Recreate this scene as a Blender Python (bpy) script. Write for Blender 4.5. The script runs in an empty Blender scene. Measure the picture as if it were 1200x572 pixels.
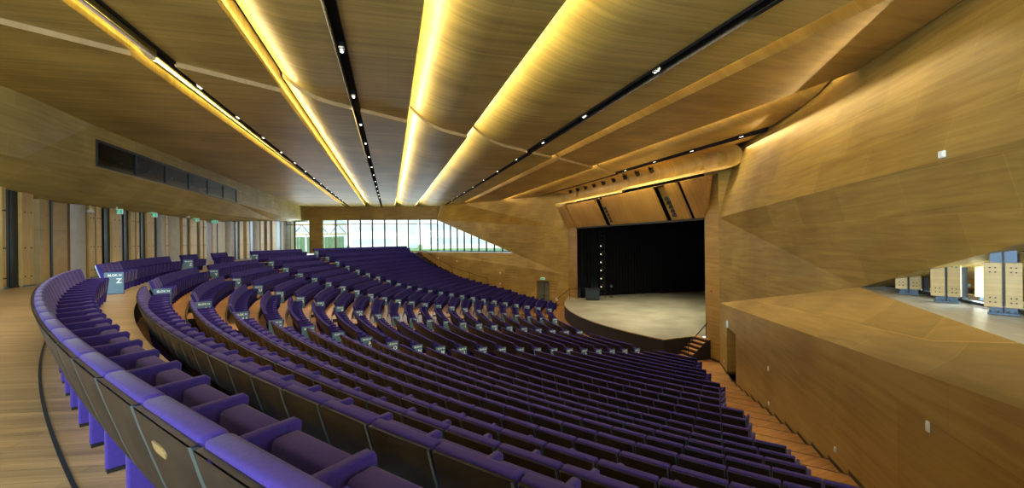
import bpy, bmesh, math, random
from mathutils import Vector
from math import sin, cos, pi, atan2, hypot, radians
random.seed(7)
C = bpy.data.collections.new('hall'); bpy.context.scene.collection.children.link(C)

# ------------------------------------------------------------------ plan of the hall
CX, CY, R0, PITCH = 26.1309, 38.0692, 45.6661, 1.0099
ZR = [0, -.541, -1.018, -1.446, -1.818, -2.153, -2.475, -2.794, -3.101, -3.366, -3.575, -3.746, -3.904,
      -4.061, -4.218, -4.376, -4.534, -4.693, -4.853, -5.013, -5.167, -5.303, -5.412]
FL = -5.42
NR = 23
ROW = 'ZYVUTSRPONMLKJIHGFEDCBA'
CAMZ = 1.4175
STG = -4.3
AX = 0.2624
UV = Vector((-AX, .965)); WV = Vector((.965, AX))      # along / across the ceiling shells
CEIL = lambda Y: 5.95 + .007*Y
def cu(c, u): return (WV.x*c+UV.x*u, WV.y*c+UV.y*u)
def polar(r, t, z=0): return Vector((CX+r*cos(t), CY+r*sin(t), z))

# ------------------------------------------------------------------ materials
def nmat(name):
    m = bpy.data.materials.new(name); m.use_nodes = True
    nt = m.node_tree; b = nt.nodes['Principled BSDF']
    return m, nt, b
def plain(name, col, rough=.6, metal=0, spec=.5, noise=0, nscale=20, bump=0, sheen=0):
    m, nt, b = nmat(name)
    b.inputs['Base Color'].default_value = (*col, 1); b.inputs['Roughness'].default_value = rough
    b.inputs['Metallic'].default_value = metal; b.inputs['Specular IOR Level'].default_value = spec
    if sheen:
        b.inputs['Sheen Weight'].default_value = sheen; b.inputs['Sheen Roughness'].default_value = .4
    if noise:
        g = nt.nodes.new('ShaderNodeNewGeometry'); n = nt.nodes.new('ShaderNodeTexNoise'); n.inputs['Scale'].default_value = nscale
        n.inputs['Detail'].default_value = 4
        nt.links.new(g.outputs['Position'], n.inputs['Vector'])
        r = nt.nodes.new('ShaderNodeMapRange'); r.inputs[1].default_value = .3; r.inputs[2].default_value = .7
        r.inputs[3].default_value = 1-noise; r.inputs[4].default_value = 1+noise
        nt.links.new(n.outputs['Fac'], r.inputs[0])
        v = nt.nodes.new('ShaderNodeVectorMath'); v.operation = 'SCALE'; v.inputs[0].default_value = col
        nt.links.new(r.outputs[0], v.inputs['Scale']); nt.links.new(v.outputs[0], b.inputs['Base Color'])
        if bump:
            bp = nt.nodes.new('ShaderNodeBump'); bp.inputs['Strength'].default_value = bump; bp.inputs['Distance'].default_value = .01
            nt.links.new(n.outputs['Fac'], bp.inputs['Height']); nt.links.new(bp.outputs[0], b.inputs['Normal'])
    return m
def emis(name, col, s):
    m, nt, b = nmat(name)
    b.inputs['Base Color'].default_value = (*col, 1)
    b.inputs['Emission Color'].default_value = (*col, 1); b.inputs['Emission Strength'].default_value = s
    return m
def wood(name, ca, cb, ang=0, mode='wall', bw=2.4, bh=1.2, seam=.006, seamcol=.55, grain=(.5, 9), rough=.45, var=.12, swap=False, spec=.4, offset=.5):
    """planks or veneer sheets laid in the plane of the surface, grain along the first axis"""
    if 'oak' in name and 'floor' not in name:
        ca = (ca[0]*.97, ca[1]*1.02, ca[2]*.74); cb = (cb[0]*.90, cb[1]*.93, cb[2]*.66)
    m, nt, b = nmat(name); N = nt.nodes.new; Lk = nt.links.new
    g = N('ShaderNodeNewGeometry'); rot = N('ShaderNodeVectorRotate'); rot.rotation_type = 'Z_AXIS'
    rot.inputs['Angle'].default_value = -ang; Lk(g.outputs['Position'], rot.inputs['Vector'])
    sp = N('ShaderNodeSeparateXYZ'); Lk(rot.outputs[0], sp.inputs[0])
    cb_ = N('ShaderNodeCombineXYZ')
    a, v = (0, 2) if mode == 'wall' else (0, 1)
    if swap: a, v = v, a
    Lk(sp.outputs[a], cb_.inputs[0]); Lk(sp.outputs[v], cb_.inputs[1])
    br = N('ShaderNodeTexBrick'); Lk(cb_.outputs[0], br.inputs['Vector'])
    br.inputs['Scale'].default_value = 1; br.inputs['Brick Width'].default_value = bw; br.inputs['Row Height'].default_value = bh
    br.inputs['Mortar Size'].default_value = seam; br.inputs['Mortar Smooth'].default_value = 0
    br.offset = offset
    br.inputs['Color1'].default_value = (1-var,)*3+(1,); br.inputs['Color2'].default_value = (1+var,)*3+(1,)
    br.inputs['Mortar'].default_value = (seamcol,)*3+(1,)
    mp = N('ShaderNodeMapping'); mp.inputs['Scale'].default_value = (grain[0], grain[1], 1); Lk(cb_.outputs[0], mp.inputs['Vector'])
    n = N('ShaderNodeTexNoise'); n.inputs['Scale'].default_value = 1; n.inputs['Detail'].default_value = 6; n.inputs['Roughness'].default_value = .6
    n.inputs['Distortion'].default_value = .6
    Lk(mp.outputs[0], n.inputs['Vector'])
    n2 = N('ShaderNodeTexNoise'); n2.inputs['Scale'].default_value = .35; n2.inputs['Detail'].default_value = 2; Lk(cb_.outputs[0], n2.inputs['Vector'])
    ad = N('ShaderNodeMath'); ad.operation = 'MULTIPLY_ADD'; ad.inputs[1].default_value = .45; Lk(n2.outputs['Fac'], ad.inputs[0])
    ml = N('ShaderNodeMath'); ml.operation = 'MULTIPLY'; ml.inputs[1].default_value = .55; Lk(n.outputs['Fac'], ml.inputs[0]); Lk(ml.outputs[0], ad.inputs[2])
    rp = N('ShaderNodeValToRGB'); rp.color_ramp.elements[0].position = .38; rp.color_ramp.elements[1].position = .62
    rp.color_ramp.elements[0].color = (*cb, 1); rp.color_ramp.elements[1].color = (*ca, 1); Lk(ad.outputs[0], rp.inputs[0])
    mx = N('ShaderNodeMix'); mx.data_type = 'RGBA'; mx.blend_type = 'MULTIPLY'; mx.inputs[0].default_value = 1
    Lk(rp.outputs[0], mx.inputs[6]); Lk(br.outputs['Color'], mx.inputs[7]); Lk(mx.outputs[2], b.inputs['Base Color'])
    b.inputs['Roughness'].default_value = rough; b.inputs['Specular IOR Level'].default_value = spec
    return m
ANG_R = atan2(12.9, 3.65)           # direction of the right side wall
ANG_L = atan2(-12.6, 16.7)          # direction of the left side wall
ANG_C = radians(105.2)
M = {}
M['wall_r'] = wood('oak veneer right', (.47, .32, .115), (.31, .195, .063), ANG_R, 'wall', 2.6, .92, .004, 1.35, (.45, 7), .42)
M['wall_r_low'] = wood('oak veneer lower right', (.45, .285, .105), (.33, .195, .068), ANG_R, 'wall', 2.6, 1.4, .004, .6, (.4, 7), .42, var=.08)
M['ledge'] = wood('oak ledge lightened', (.66, .45, .20), (.50, .325, .13), ANG_R, 'flat', 2.4, 1.2, .006, 1.4, (.5, 6), .42)  # wall oak made paler, in place of more light falling on the ledge
M['wall_l'] = wood('oak veneer left', (.46, .30, .11), (.32, .195, .065), ANG_L, 'wall', 1.2, .6, .004, .75, (.5, 8), .45)
M['prosc'] = wood('oak proscenium', (.50, .30, .10), (.36, .20, .06), radians(104), 'wall', 1.2, .6, .004, .8, (.5, 8), .45)
M['header'] = wood('oak slats header', (.55, .30, .09), (.33, .16, .045), radians(105), 'wall', 40, 40, .0, 1, (16, .5), .45, var=0)
M['ceil'] = wood('oak ceiling', (.60, .46, .18), (.36, .27, .095), ANG_C, 'flat', 40, 2.4, .004, .8, (6, .22), .42, var=.04, swap=False)
M['ceil_w'] = wood('oak ceiling warm', (.54, .345, .12), (.36, .22, .068), ANG_C, 'flat', 4.8, 1.3, .004, 1.2, (3, .5), .42, var=.12)
M['rear'] = wood('oak soffit rear', (.56, .46, .22), (.42, .34, .15), ANG_C, 'wall', 2.4, .8, .005, 1.3, (.5, 7), .5)
M['floor_c'] = wood('oak floor concourse', (.58, .435, .235), (.35, .24, .12), radians(6), 'flat', 1.6, .09, .002, .5, (.9, 16), .34, var=.16, spec=.5)
M['floor_t'] = wood('oak floor tiers', (.50, .265, .085), (.30, .135, .04), radians(20), 'flat', 1.2, .09, .002, .55, (.9, 14), .38, var=.15)
M['terrace'] = wood('pale terrace floor', (.72, .72, .62), (.55, .55, .47), ANG_R, 'flat', 1.5, .14, .002, .7, (.9, 12), .3, var=.08)
M['riser'] = plain('dark riser', (.02, .016, .012), .5)
M['timber'] = wood('glulam timber', (.66, .50, .19), (.42, .30, .095), ANG_C, 'wall', 9, .16, .0, 1, (9, .6), .5, var=.03)
M['ply'] = wood('pale plywood', (.52, .41, .17), (.42, .32, .12), ANG_C, 'wall', 8, 2.0, .006, .5, (1.5, 2), .5, var=.04)
M['clad'] = wood('pale laminated cladding', (.78, .66, .36), (.66, .54, .27), ANG_R, 'wall', 8, .07, .002, .8, (8, 1), .5, var=.06)
M['browntimber'] = wood('brown timber', (.26, .15, .05), (.16, .085, .026), ANG_C, 'wall', 9, .2, 0, 1, (9, .6), .5)
M['steel'] = plain('blue black steel', (.018, .03, .042), .4, .2)
M['steelblue'] = plain('painted blue steel', (.10, .17, .26), .38, .3)
M['concrete'] = plain('pale concrete', (.42, .45, .43), .7, noise=.08, nscale=3)
M['black'] = plain('matt black', (.008, .008, .009), .7)
M['blackgap'] = plain('black slot', (.006, .006, .006), .8)
M['cream'] = wood('cream joint edge', (.62, .50, .27), (.5, .38, .18), ANG_C, 'flat', 9, 9, 0, 1, (3, 3), .5)
M['stage'] = plain('mottled grey stage floor', (.23, .215, .155), .55, noise=.28, nscale=.55)  # grey varies in broad random spots
M['curtain'] = plain('black wool curtain', (.0075, .0075, .0085), .95, spec=.1)
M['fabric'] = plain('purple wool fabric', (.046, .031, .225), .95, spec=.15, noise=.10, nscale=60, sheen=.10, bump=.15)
M['fabric_dim'] = plain('purple wool fabric dimmed', (.029, .021, .15), .95, spec=.12)  # seat fabric darkened: the weaker light on far rows is in the colour
M['shell'] = plain('dark stained seat shell', (.012, .0115, .012), .42, spec=.3, noise=.35, nscale=5)
M['edge'] = plain('brushed steel edge', (.16, .25, .33), .3, .85)
M['brass'] = plain('brass plate', (.30, .23, .10), .45, .2)
M['sign'] = plain('slate blue sign', (.085, .21, .31), .45)
M['white'] = plain('white paint', (.8, .82, .78), .4)
M['letter'] = emis('white lettering', (.85, .95, .95), .15)
M['green'] = emis('green exit symbol', (.05, .5, .3), .4)
M['red'] = plain('red sign', (.45, .03, .04), .4)
M['ledred'] = emis('red digits', (1, .08, .03), 1.2)
M['lamp'] = emis('lamp lens', (1, .95, .82), 5)
M['lampwarm'] = emis('warm lamp lens', (1, .75, .4), 1.2)
M['mullion'] = plain('oak mullion', (.20, .125, .055), .5)
M['frame'] = plain('dark window frame', (.02, .028, .034), .4)
M['grass'] = plain('lawn', (.10, .19, .04), .9, noise=.3, nscale=2)
M['hedge'] = plain('green fence boards', (.13, .21, .10), .8, noise=.2, nscale=3)
M['bldg'] = plain('white building', (.86, .90, .88), .7)
M['bldgd'] = plain('grey blue facade', (.50, .64, .66), .6)
M['paving'] = plain('grey paving', (.45, .47, .45), .7)
M['doorgrey'] = wood('grey door', (.16, .17, .125), (.12, .125, .09), ANG_L, 'wall', 4, 4, 0, 1, (7, .5), .5)
M['booth'] = plain('dark booth interior', (.09, .095, .07), .8)
m, nt, b = nmat('window glass')
nt.nodes.remove(b); g1 = nt.nodes.new('ShaderNodeBsdfTransparent'); g1.inputs[0].default_value = (.93, .97, .96, 1)
g2 = nt.nodes.new('ShaderNodeBsdfGlossy'); g2.inputs['Roughness'].default_value = .02
mx = nt.nodes.new('ShaderNodeMixShader'); fr = nt.nodes.new('ShaderNodeFresnel'); fr.inputs[0].default_value = 1.35
nt.links.new(fr.outputs[0], mx.inputs[0]); nt.links.new(g1.outputs[0], mx.inputs[1]); nt.links.new(g2.outputs[0], mx.inputs[2])
nt.links.new(mx.outputs[0], nt.nodes['Material Output'].inputs[0]); M['glass'] = m

# ------------------------------------------------------------------ mesh helpers
class MB:
    def __init__(s): s.v = []; s.f = []; s.mi = []
    def add(s, vs, fs, mi=0):
        o = len(s.v); s.v += [tuple(v) for v in vs]; s.f += [tuple(i+o for i in f) for f in fs]; s.mi += [mi]*len(fs); return s
    def poly(s, vs, mi=0): return s.add(vs, [tuple(range(len(vs)))], mi)
    def box(s, x0, x1, y0, y1, z0, z1, mi=0):
        v = [(x0,y0,z0),(x1,y0,z0),(x1,y1,z0),(x0,y1,z0),(x0,y0,z1),(x1,y0,z1),(x1,y1,z1),(x0,y1,z1)]
        return s.add(v, [(0,3,2,1),(4,5,6,7),(0,1,5,4),(1,2,6,5),(2,3,7,6),(3,0,4,7)], mi)
    def obox(s, p, d, length, width, z0, z1, mi=0):
        """box from plan point p along direction d, width centred across"""
        p = Vector(p[:2]); d = Vector(d[:2]).normalized(); n = Vector((-d.y, d.x))*width/2; q = p+d*length
        c = [p-n, q-n, q+n, p+n]
        v = [(a.x, a.y, z0) for a in c]+[(a.x, a.y, z1) for a in c]
        return s.add(v, [(0,3,2,1),(4,5,6,7),(0,1,5,4),(1,2,6,5),(2,3,7,6),(3,0,4,7)], mi)
    def prism(s, outline, lo, hi, mi=0, axis='x'):
        """outline in the (y,z) plane pushed along x from lo to hi"""
        n = len(outline)
        v = [(lo, y, z) for y, z in outline]+[(hi, y, z) for y, z in outline]
        f = [tuple(range(n-1, -1, -1)), tuple(range(n, 2*n))]+[(i, (i+1) % n, n+(i+1) % n, n+i) for i in range(n)]
        return s.add(v, f, mi)
    def tube(s, pts, r, n=8, mi=0, cap=True):
        pts = [Vector(p) for p in pts]; rings = []
        for k, p in enumerate(pts):
            d = (pts[min(k+1, len(pts)-1)]-pts[max(k-1, 0)]).normalized()
            a = d.cross(Vector((0, 0, 1)))
            if a.length < .01: a = d.cross(Vector((1, 0, 0)))
            a.normalize(); b_ = d.cross(a)
            rr = r[k] if isinstance(r, (list, tuple)) else r
            rings.append([p+(a*cos(2*pi*j/n)+b_*sin(2*pi*j/n))*rr for j in range(n)])
        v = [q for R in rings for q in R]; f = []
        for k in range(len(pts)-1):
            for j in range(n): f.append((k*n+j, k*n+(j+1) % n, (k+1)*n+(j+1) % n, (k+1)*n+j))
        if cap: f += [tuple(range(n-1, -1, -1)), tuple((len(pts)-1)*n+j for j in range(n))]
        return s.add(v, f, mi)
    def mesh(s, name, mats):
        me = bpy.data.meshes.new(name); me.from_pydata(s.v, [], s.f)
        for m_ in (mats if isinstance(mats, (list, tuple)) else [mats]): me.materials.append(M[m_] if isinstance(m_, str) else m_)
        me.polygons.foreach_set('material_index', s.mi); me.update(); return me
    def build(s, name, mats, parent=None, smooth=False):
        return link(name, s.mesh(name, mats), parent, smooth)
def link(name, me, parent=None, smooth=False):
    o = bpy.data.objects.new(name, me); C.objects.link(o)
    if smooth:
        for p in me.polygons: p.use_smooth = True
    if parent: o.parent = parent
    return o
def bevel(me, w, seg=2, ang=40):
    bm = bmesh.new(); bm.from_mesh(me)
    bmesh.ops.recalc_face_normals(bm, faces=bm.faces)
    ed = [e for e in bm.edges if len(e.link_faces) == 2 and e.calc_face_angle(0) > radians(ang)]
    bmesh.ops.bevel(bm, geom=ed, offset=w, segments=seg, profile=.5, affect='EDGES', clamp_overlap=True)
    bm.to_mesh(me); bm.free()
    return me
def smooth(me, ang=35):
    for p in me.polygons: p.use_smooth = True
    try: me.set_sharp_from_angle(angle=radians(ang))
    except Exception: pass
    return me
def empty(name, loc, rz=0):
    o = bpy.data.objects.new(name, None); C.objects.link(o); o.location = loc; o.rotation_euler = (0, 0, rz); o.empty_display_size = .1
    return o
def tag(o, label, cat, group=None, kind=None):
    o['label'] = label; o['category'] = cat
    if group: o['group'] = group
    if kind: o['kind'] = kind
    return o
def struct(o): o['kind'] = 'structure'; return o
def isect(p, d, a, b):
    """where the plan ray p+t*d meets the line a-b"""
    e = (b[0]-a[0], b[1]-a[1]); den = d[0]*e[1]-d[1]*e[0]
    t = ((a[0]-p[0])*e[1]-(a[1]-p[1])*e[0])/den
    return t
ORD = ['zeroth','first','second','third','fourth','fifth','sixth','seventh','eighth','ninth','tenth','eleventh','twelfth','thirteenth','fourteenth','fifteenth','sixteenth','seventeenth','eighteenth','nineteenth','twentieth']
def ordn(k):
    if k <= 20: return ORD[k]
    tens = ['', '', 'twenty', 'thirty', 'forty', 'fifty', 'sixty'][k//10]
    return (tens+'-'+ORD[k % 10]) if k % 10 else {20: 'twentieth', 30: 'thirtieth', 40: 'fortieth', 50: 'fiftieth', 60: 'sixtieth'}[k]

# ------------------------------------------------------------------ plan lines
WR0, WR1 = (11.34, 24.56), (5.82, 5.1)               # lower right wall (front end, near end)
def wr(Y): return (10.74+.2835*(Y-22.5), Y)
WL0, WL1 = (4.1, 47.9), (-12.6, 60.5)                # left side wall
ERow = lambda Y: 4.56+.284*(Y-6.21)                  # right ends of the rows
LE0, LE1 = (3.4, 45.46), (-13.57, 59.3)              # left ends of the rows
def circ_line(r, a, b, near):
    """angle of the crossing of the circle of radius r with the line a-b nearest to angle `near`"""
    dx, dy = b[0]-a[0], b[1]-a[1]; fx, fy = a[0]-CX, a[1]-CY
    A = dx*dx+dy*dy; B = 2*(fx*dx+fy*dy); K = fx*fx+fy*fy-r*r; D = B*B-4*A*K
    if D < 0: return None
    best = None
    for sg in (-1, 1):
        t = (-B+sg*math.sqrt(D))/(2*A); th = atan2(fy+t*dy, fx+t*dx) % (2*pi)
        if best is None or abs(th-near) < abs(best-near): best = th
    return best
RA, RB = (ERow(0), 0), (ERow(20), 20)
AISLE = [3.7365, 3.4922, 3.2636, 3.0347]

# ------------------------------------------------------------------ floors
def sector(mb, r0, r1, t0a, t1a, t0b, t1b, z, zlow, n=60, mi_top=0, mi_side=1, ends=True):
    """flat ring sector between r0 (inner; angles a) and r1 (outer; angles b) with a riser at its outer and inner rims"""
    top_in = [polar(r0, t0a+(t1a-t0a)*k/n, z) for k in range(n+1)]
    top_out = [polar(r1, t0b+(t1b-t0b)*k/n, z) for k in range(n+1)]
    for k in range(n):
        mb.poly([top_in[k], top_in[k+1], top_out[k+1], top_out[k]], mi_top)
        s0, s1 = [polar(r0+.05, t0a+(t1a-t0a)*q/n, z+.003) for q in (k, k+1)]
        i0, i1 = [polar(r0+.012, t0a+(t1a-t0a)*q/n, z+.003) for q in (k, k+1)]
        mb.poly([i0, i1, s1, s0], mi_side)
        a, b_ = top_in[k], top_in[k+1]
        mb.poly([(a.x, a.y, zlow), (b_.x, b_.y, zlow), b_, a], mi_side)
        mb.poly([(a.x, a.y, z-.045), (b_.x, b_.y, z-.045), (b_.x, b_.y, z+.001), (a.x, a.y, z+.001)], mi_top)
    if ends:
        for a, b_ in ((top_in[0], top_out[0]), (top_in[-1], top_out[-1])):
            mb.poly([a, b_, (b_.x, b_.y, zlow), (a.x, a.y, zlow)], mi_side)
tiers = MB(); steps = MB()
RI = lambda i: R0-PITCH*i-(.17 if i else 0)
wallR = lambda r: circ_line(r, wr(0), wr(20), 4.1) or 4.1
wallL = lambda r: circ_line(r, WL0, WL1, 2.7) or 2.6
for i in range(1, NR):
    ro, ri = RI(i)+.05, (RI(i+1)+.05 if i < NR-1 else RI(i)-1.3)
    zl = (ZR[i+1] if i < NR-1 else FL)-.02
    pad = .12
    sector(tiers, ri, ro, wallL(ri)-pad/ri, wallR(ri)+.02/ri, wallL(ro)-pad/ro, wallR(ro)+.02/ro, ZR[i], zl, 80)
    # an intermediate step down from the row behind, in the aisles
    drop = ZR[i-1]-ZR[i]
    ns = 2 if drop > .4 else 1
    for a in AISLE+[None, 'L']:
        if a is None:
            tb = wallR(ro)+.02/ro; ta = (circ_line(ro, RA, RB, 4.1) or 4.1)+.08/ro
            if i >= 11: continue
        elif a == 'L': ta = wallL(ro)-.1/ro; tb = circ_line(ro, LE0, LE1, 2.7)-.06/ro
        else: ta = a-.2/ro; tb = a+1.28/ro
        if tb <= ta: continue
        for q in range(ns):
            zz = ZR[i]+drop*(q+1)/(ns+1); w = .3*(ns-q)
            sector(steps, ro-w, ro-.001, ta, tb, ta, tb, zz, ZR[i]-.01, 6, 0, 1)
struct(tiers.build('floor', ['floor_t', 'riser'])); o = struct(steps.build('floor.001', ['floor_t', 'riser']))
# the flat floor in front of the stage
mb = MB(); mb.poly([(-2, 15, FL), (14, 15, FL), (14, 28, FL), (7, 52, FL), (-2, 53, FL), (-6, 35, FL)]); struct(mb.build('floor.002', 'floor_t'))
# the concourse behind row Z, carried round under the rear wall
mb = MB(); n = 120
for k in range(n):
    t0, t1 = 2.35+(4.45-2.35)*k/n, 2.35+(4.45-2.35)*(k+1)/n
    r_in = RI(1)+.05
    # stop short at the side walls
    tin0, tin1 = max(t0, wallL(r_in)-.002), min(t1, wallR(r_in)+.001)
    if tin1 <= tin0: continue
    ta, tb = tin0, tin1
    mb.poly([polar(r_in, ta), polar(r_in, tb), polar(66, tb), polar(66, ta)])
    a, b_ = polar(r_in, ta), polar(r_in, tb)
    mb.poly([(a.x, a.y, ZR[1]-.02), (b_.x, b_.y, ZR[1]-.02), b_, a], 1)
struct(mb.build('floor.003', ['floor_c', 'riser']))
# dark track let into the concourse floor, just behind row Z
mb = MB()
for k in range(100):
    t0, t1 = 3.80+(.36)*k/100, 3.80+(.36)*(k+1)/100
    mb.poly([polar(R0-.065, t0, .004), polar(R0-.065, t1, .004), polar(R0-.040, t1, .004), polar(R0-.040, t0, .004)])
struct(mb.build('trim_1', 'steel'))

# ------------------------------------------------------------------ right side wall
V0 = Vector((11.34, 24.56, -2.12)); V1 = Vector((11.34, 24.56, 2.56)); V2 = Vector((9.75, 12.6, 0)); V3 = Vector((8.34, 7.3, 1.286))
K1 = Vector((7.80, 6.80, 2.88))
_n2 = (K1-V1).cross(Vector((9.07, 8.8, 6.0))-V1)
def onU(Y, z): return Vector((V1.x-((Y-V1.y)*_n2.y+(z-V1.z)*_n2.z)/_n2.x, Y, z))
T1 = onU(24.56, 7.0)
Wn = Vector((5.82, 5.1, -.57)); Nn = Vector((6.6, 5.77, 0))
ext = lambda a, b_, t: b_+(b_-a)*t
V0w = V0; Wx = Vector((*wr(-3.0), .3)); Nx = ext(V2, Nn, .9); Nx.z = 0
V3x = ext(V2, V3, 1.0); K1x = ext(V1, K1, .45); Tx = onU(-6, 7.0); Tm = onU(6.8, 7.0)
mb = MB()
jt = Vector((11.34, 24.56, 7.2))
# low wall with a doorway 2.2 m wide
zt = lambda Y: -2.12+(Wn.z+2.12)*(24.56-Y)/(24.56-5.1)
A_, B_ = 22.56, 20.45
def wp(Y, z): x, y = wr(Y); return (x, y, z)
mb.poly([(11.34, 24.56, FL-.05), wp(A_, FL-.05), wp(A_, zt(A_)), V0], 0)
mb.poly([wp(A_, -3.03), wp(B_, -2.98), wp(B_, zt(B_)), wp(A_, zt(A_))], 0)
prev = B_
for Y in [18, 15, 12, 9, 7, 5.1]:
    mb.poly([wp(prev, FL-.1), wp(Y, FL-.1), wp(Y, zt(Y)), wp(prev, zt(prev))], 0); prev = Y
mb.poly([wp(5.1, FL-.1), (Wx.x, Wx.y, FL-.1), Wx, wp(5.1, zt(5.1))], 0)
# door recess
dn = Vector((.962, -.273, 0))
def off(p, d): return tuple(Vector(p)+dn*d)
mb.poly([wp(A_, FL), off(wp(A_, FL), .9), off(wp(A_, -3.03), .9), wp(A_, -3.03)], 0)
mb.poly([wp(B_, FL), off(wp(B_, FL), .9), off(wp(B_, -2.98), .9), wp(B_, -2.98)], 0)
mb.poly([wp(A_, -3.03), off(wp(A_, -3.03), .9), off(wp(B_, -2.98), .9), wp(B_, -2.98)], 0)
mb.poly([wp(A_, FL), wp(B_, FL), off(wp(B_, FL), .9), off(wp(A_, FL), .9)], 0)
struct(mb.build('wall_right', 'wall_r_low'))
mb = MB(); mb.poly([off(wp(A_, FL), .85), off(wp(B_, FL), .85), off(wp(B_, -3), .85), off(wp(A_, -3), .85)])
d = struct(mb.build('door_1', 'doorgrey'))
h = MB(); p = Vector(off(wp(21.0, -4.4), .80)); h.tube([p, p+Vector((-.05, -.2, 0))], .015); h.build('door_handle', 'edge', d)
mb = MB(); Wn = Vector(wp(5.1, zt(5.1))); WA = Vector(wp(A_, zt(A_)))
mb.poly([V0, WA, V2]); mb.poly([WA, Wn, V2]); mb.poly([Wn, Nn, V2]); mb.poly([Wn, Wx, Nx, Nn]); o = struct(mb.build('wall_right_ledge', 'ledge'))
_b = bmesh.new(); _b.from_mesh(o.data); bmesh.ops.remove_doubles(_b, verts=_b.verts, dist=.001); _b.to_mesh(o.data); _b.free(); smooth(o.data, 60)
mb = MB()
mb.poly([V0, V2, V1]); mb.poly([V1, V2, V3, K1]); mb.poly([K1, V3, V3x, K1x]); 
mb.poly([V1, K1, Tm, T1]); mb.poly([K1, K1x, Tx, Tm]); mb.poly([V1, T1, jt])
# return of the soffit back over the terrace
bk = Vector((3.2, -.9, .25))
mb.poly([V2, V2+bk*1.3, V3+bk, V3]); mb.poly([V3, V3+bk, V3x+bk, V3x])
struct(mb.build('wall_right_upper', 'wall_r'))
mb = MB()
for k, (a, b_) in enumerate([((11.08, 25.76), (11.34, 24.56))]):
    mb.poly([(a[0], a[1], FL), (b_[0], b_[1], FL), (b_[0], b_[1], 7), (a[0], a[1], 7)])
    mb.poly([(a[0], a[1], FL), (a[0]+2.5, a[1]+.65, FL), (a[0]+2.5, a[1]+.65, 2.5), (a[0], a[1], 2.5)])
struct(mb.build('wall_right_jamb', 'prosc'))
# black skirting stepping down with the tiers
mb = MB(); nn = Vector((-.962, .273, 0))*.012
for i in range(7, NR):
    r_o, r_i = RI(i)+.05, RI(i+1)+.05
    p = polar(r_o, wallR(r_o), 0)+nn; q = polar(r_i, wallR(r_i), 0)+nn
    mb.poly([(p.x, p.y, ZR[i]), (q.x, q.y, ZR[i]), (q.x, q.y, ZR[i]+.10), (p.x, p.y, ZR[i]+.10)])
    mb.poly([(p.x, p.y, ZR[i]+.1), (p.x, p.y, ZR[i-1]+.1), (p.x-.03, p.y-.10, ZR[i-1]+.1), (p.x-.03, p.y-.10, ZR[i]+.1)])
for a, b_ in (((11.07, 25.75), (11.33, 24.56)), ((11.33, 24.56), wr(A_)), (off(wp(A_, 0), 0)[:2], off(wp(A_, 0), .85)[:2])):
    a = Vector((*a[:2], 0))+nn*1.5; b2 = Vector((*b_[:2], 0))+nn*1.5
    mb.poly([(a.x, a.y, FL), (b2.x, b2.y, FL), (b2.x, b2.y, FL+.12), (a.x, a.y, FL+.12)])
struct(mb.build('baseboard_right', 'riser'))
# terrace floor beyond the ledge and its glazed outer wall
mb = MB(); tz = -.012
mb.poly([(V2.x, V2.y, tz), (Nn.x, Nn.y, tz), (Nx.x, Nx.y, tz), (9, -6, tz), (30, -6, tz), (30, 30, tz), (14, 30, tz)])
struct(mb.build('floor.004', 'terrace'))
# outer glass line  (10.4,11.6) -> (9.2,8.05)
gd = Vector((.31, .951, 0)); G0 = Vector((9.15, 8.0, 0))
fr_ = MB(); gl = MB()
fr_.obox(G0-gd*6, gd, 26, .12, 0, .06); fr_.obox(G0-gd*6, gd, 26, .14, 1.12, 1.3)
for k in range(-4, 12):
    p = G0+gd*(k*1.45+.2); fr_.obox(p, gd, .06, .1, 0, 1.3)
a, b_ = G0-gd*6, G0+gd*20
gl.poly([(a.x, a.y, .1), (b_.x, b_.y, .1), (b_.x, b_.y, 1.1), (a.x, a.y, 1.1)])
w = struct(fr_.build('window_1', 'frame')); gl.build('pane', 'glass', w)
mb = MB(); mb.poly([(a.x, a.y, 1.25), (b_.x, b_.y, 1.25), (b_.x, b_.y, 7), (a.x, a.y, 7)]); struct(mb.build('wall_right_outer', 'wall_r'))
# terrace columns
cols = [((9.7, 10.96), 'third'), ((9.3, 9.6), 'second'), ((8.8, 8.03), 'nearest'), ((10.25, 13.3), 'fourth'), ((10.75, 15.6), 'farthest'), ((8.1, 5.9), None)]
for (x, y), which in cols:
    if which is None: continue
    lab = {'nearest': 'steel terrace column with tall bolted timber cladding at right edge of photo', 'second': 'bolted timber-clad steel column in the middle of the right terrace',
           'third': 'short-looking clad steel column where the soffit nearly meets the terrace', 'fourth': 'small distant steel column beyond three nearer terrace columns',
           'farthest': 'farthest tiny steel column at the pinched end of the terrace'}[which]
    c = tag(empty('terrace_column', (x, y, 0), ANG_R-pi/2-.55), lab, 'column', 'columns on the right terrace')
    for sx in (-.09, .09):
        p = MB(); p.box(sx-.075, sx+.075, -.05, .05, .03, 1.75); p.build('steel_post', 'steelblue', c)
    p = MB(); p.box(-.012, .012, -.075, -.045, .03, 1.75); p.build('web_plate', 'steel', c)
    for x0, x1 in ((-.245, -.02), (.02, .225)):
        p = MB(); p.box(x0, x1, -.11, .10, .13, .93)
        q = link('timber_cladding', bevel(p.mesh('cladding', 'clad'), .008, 1), c)
        bl = MB()
        for bx in (.35, .65):
            for bz in (.22, .30, .76, .84):
                xx = x0+(x1-x0)*bx; bl.tube([(xx, -.112, bz), (xx, -.122, bz)], .013, 6)
        bl.build('bolt_heads', 'steel', q)
    p = MB(); p.box(-.2, .2, -.12, .12, 0, .03)
    for bx in (-.16, -.06, .06, .16): p.tube([(bx, -.09, .03), (bx, -.09, .07)], .018, 6)
    p.build('base_plate', 'steelblue', c)
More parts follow.
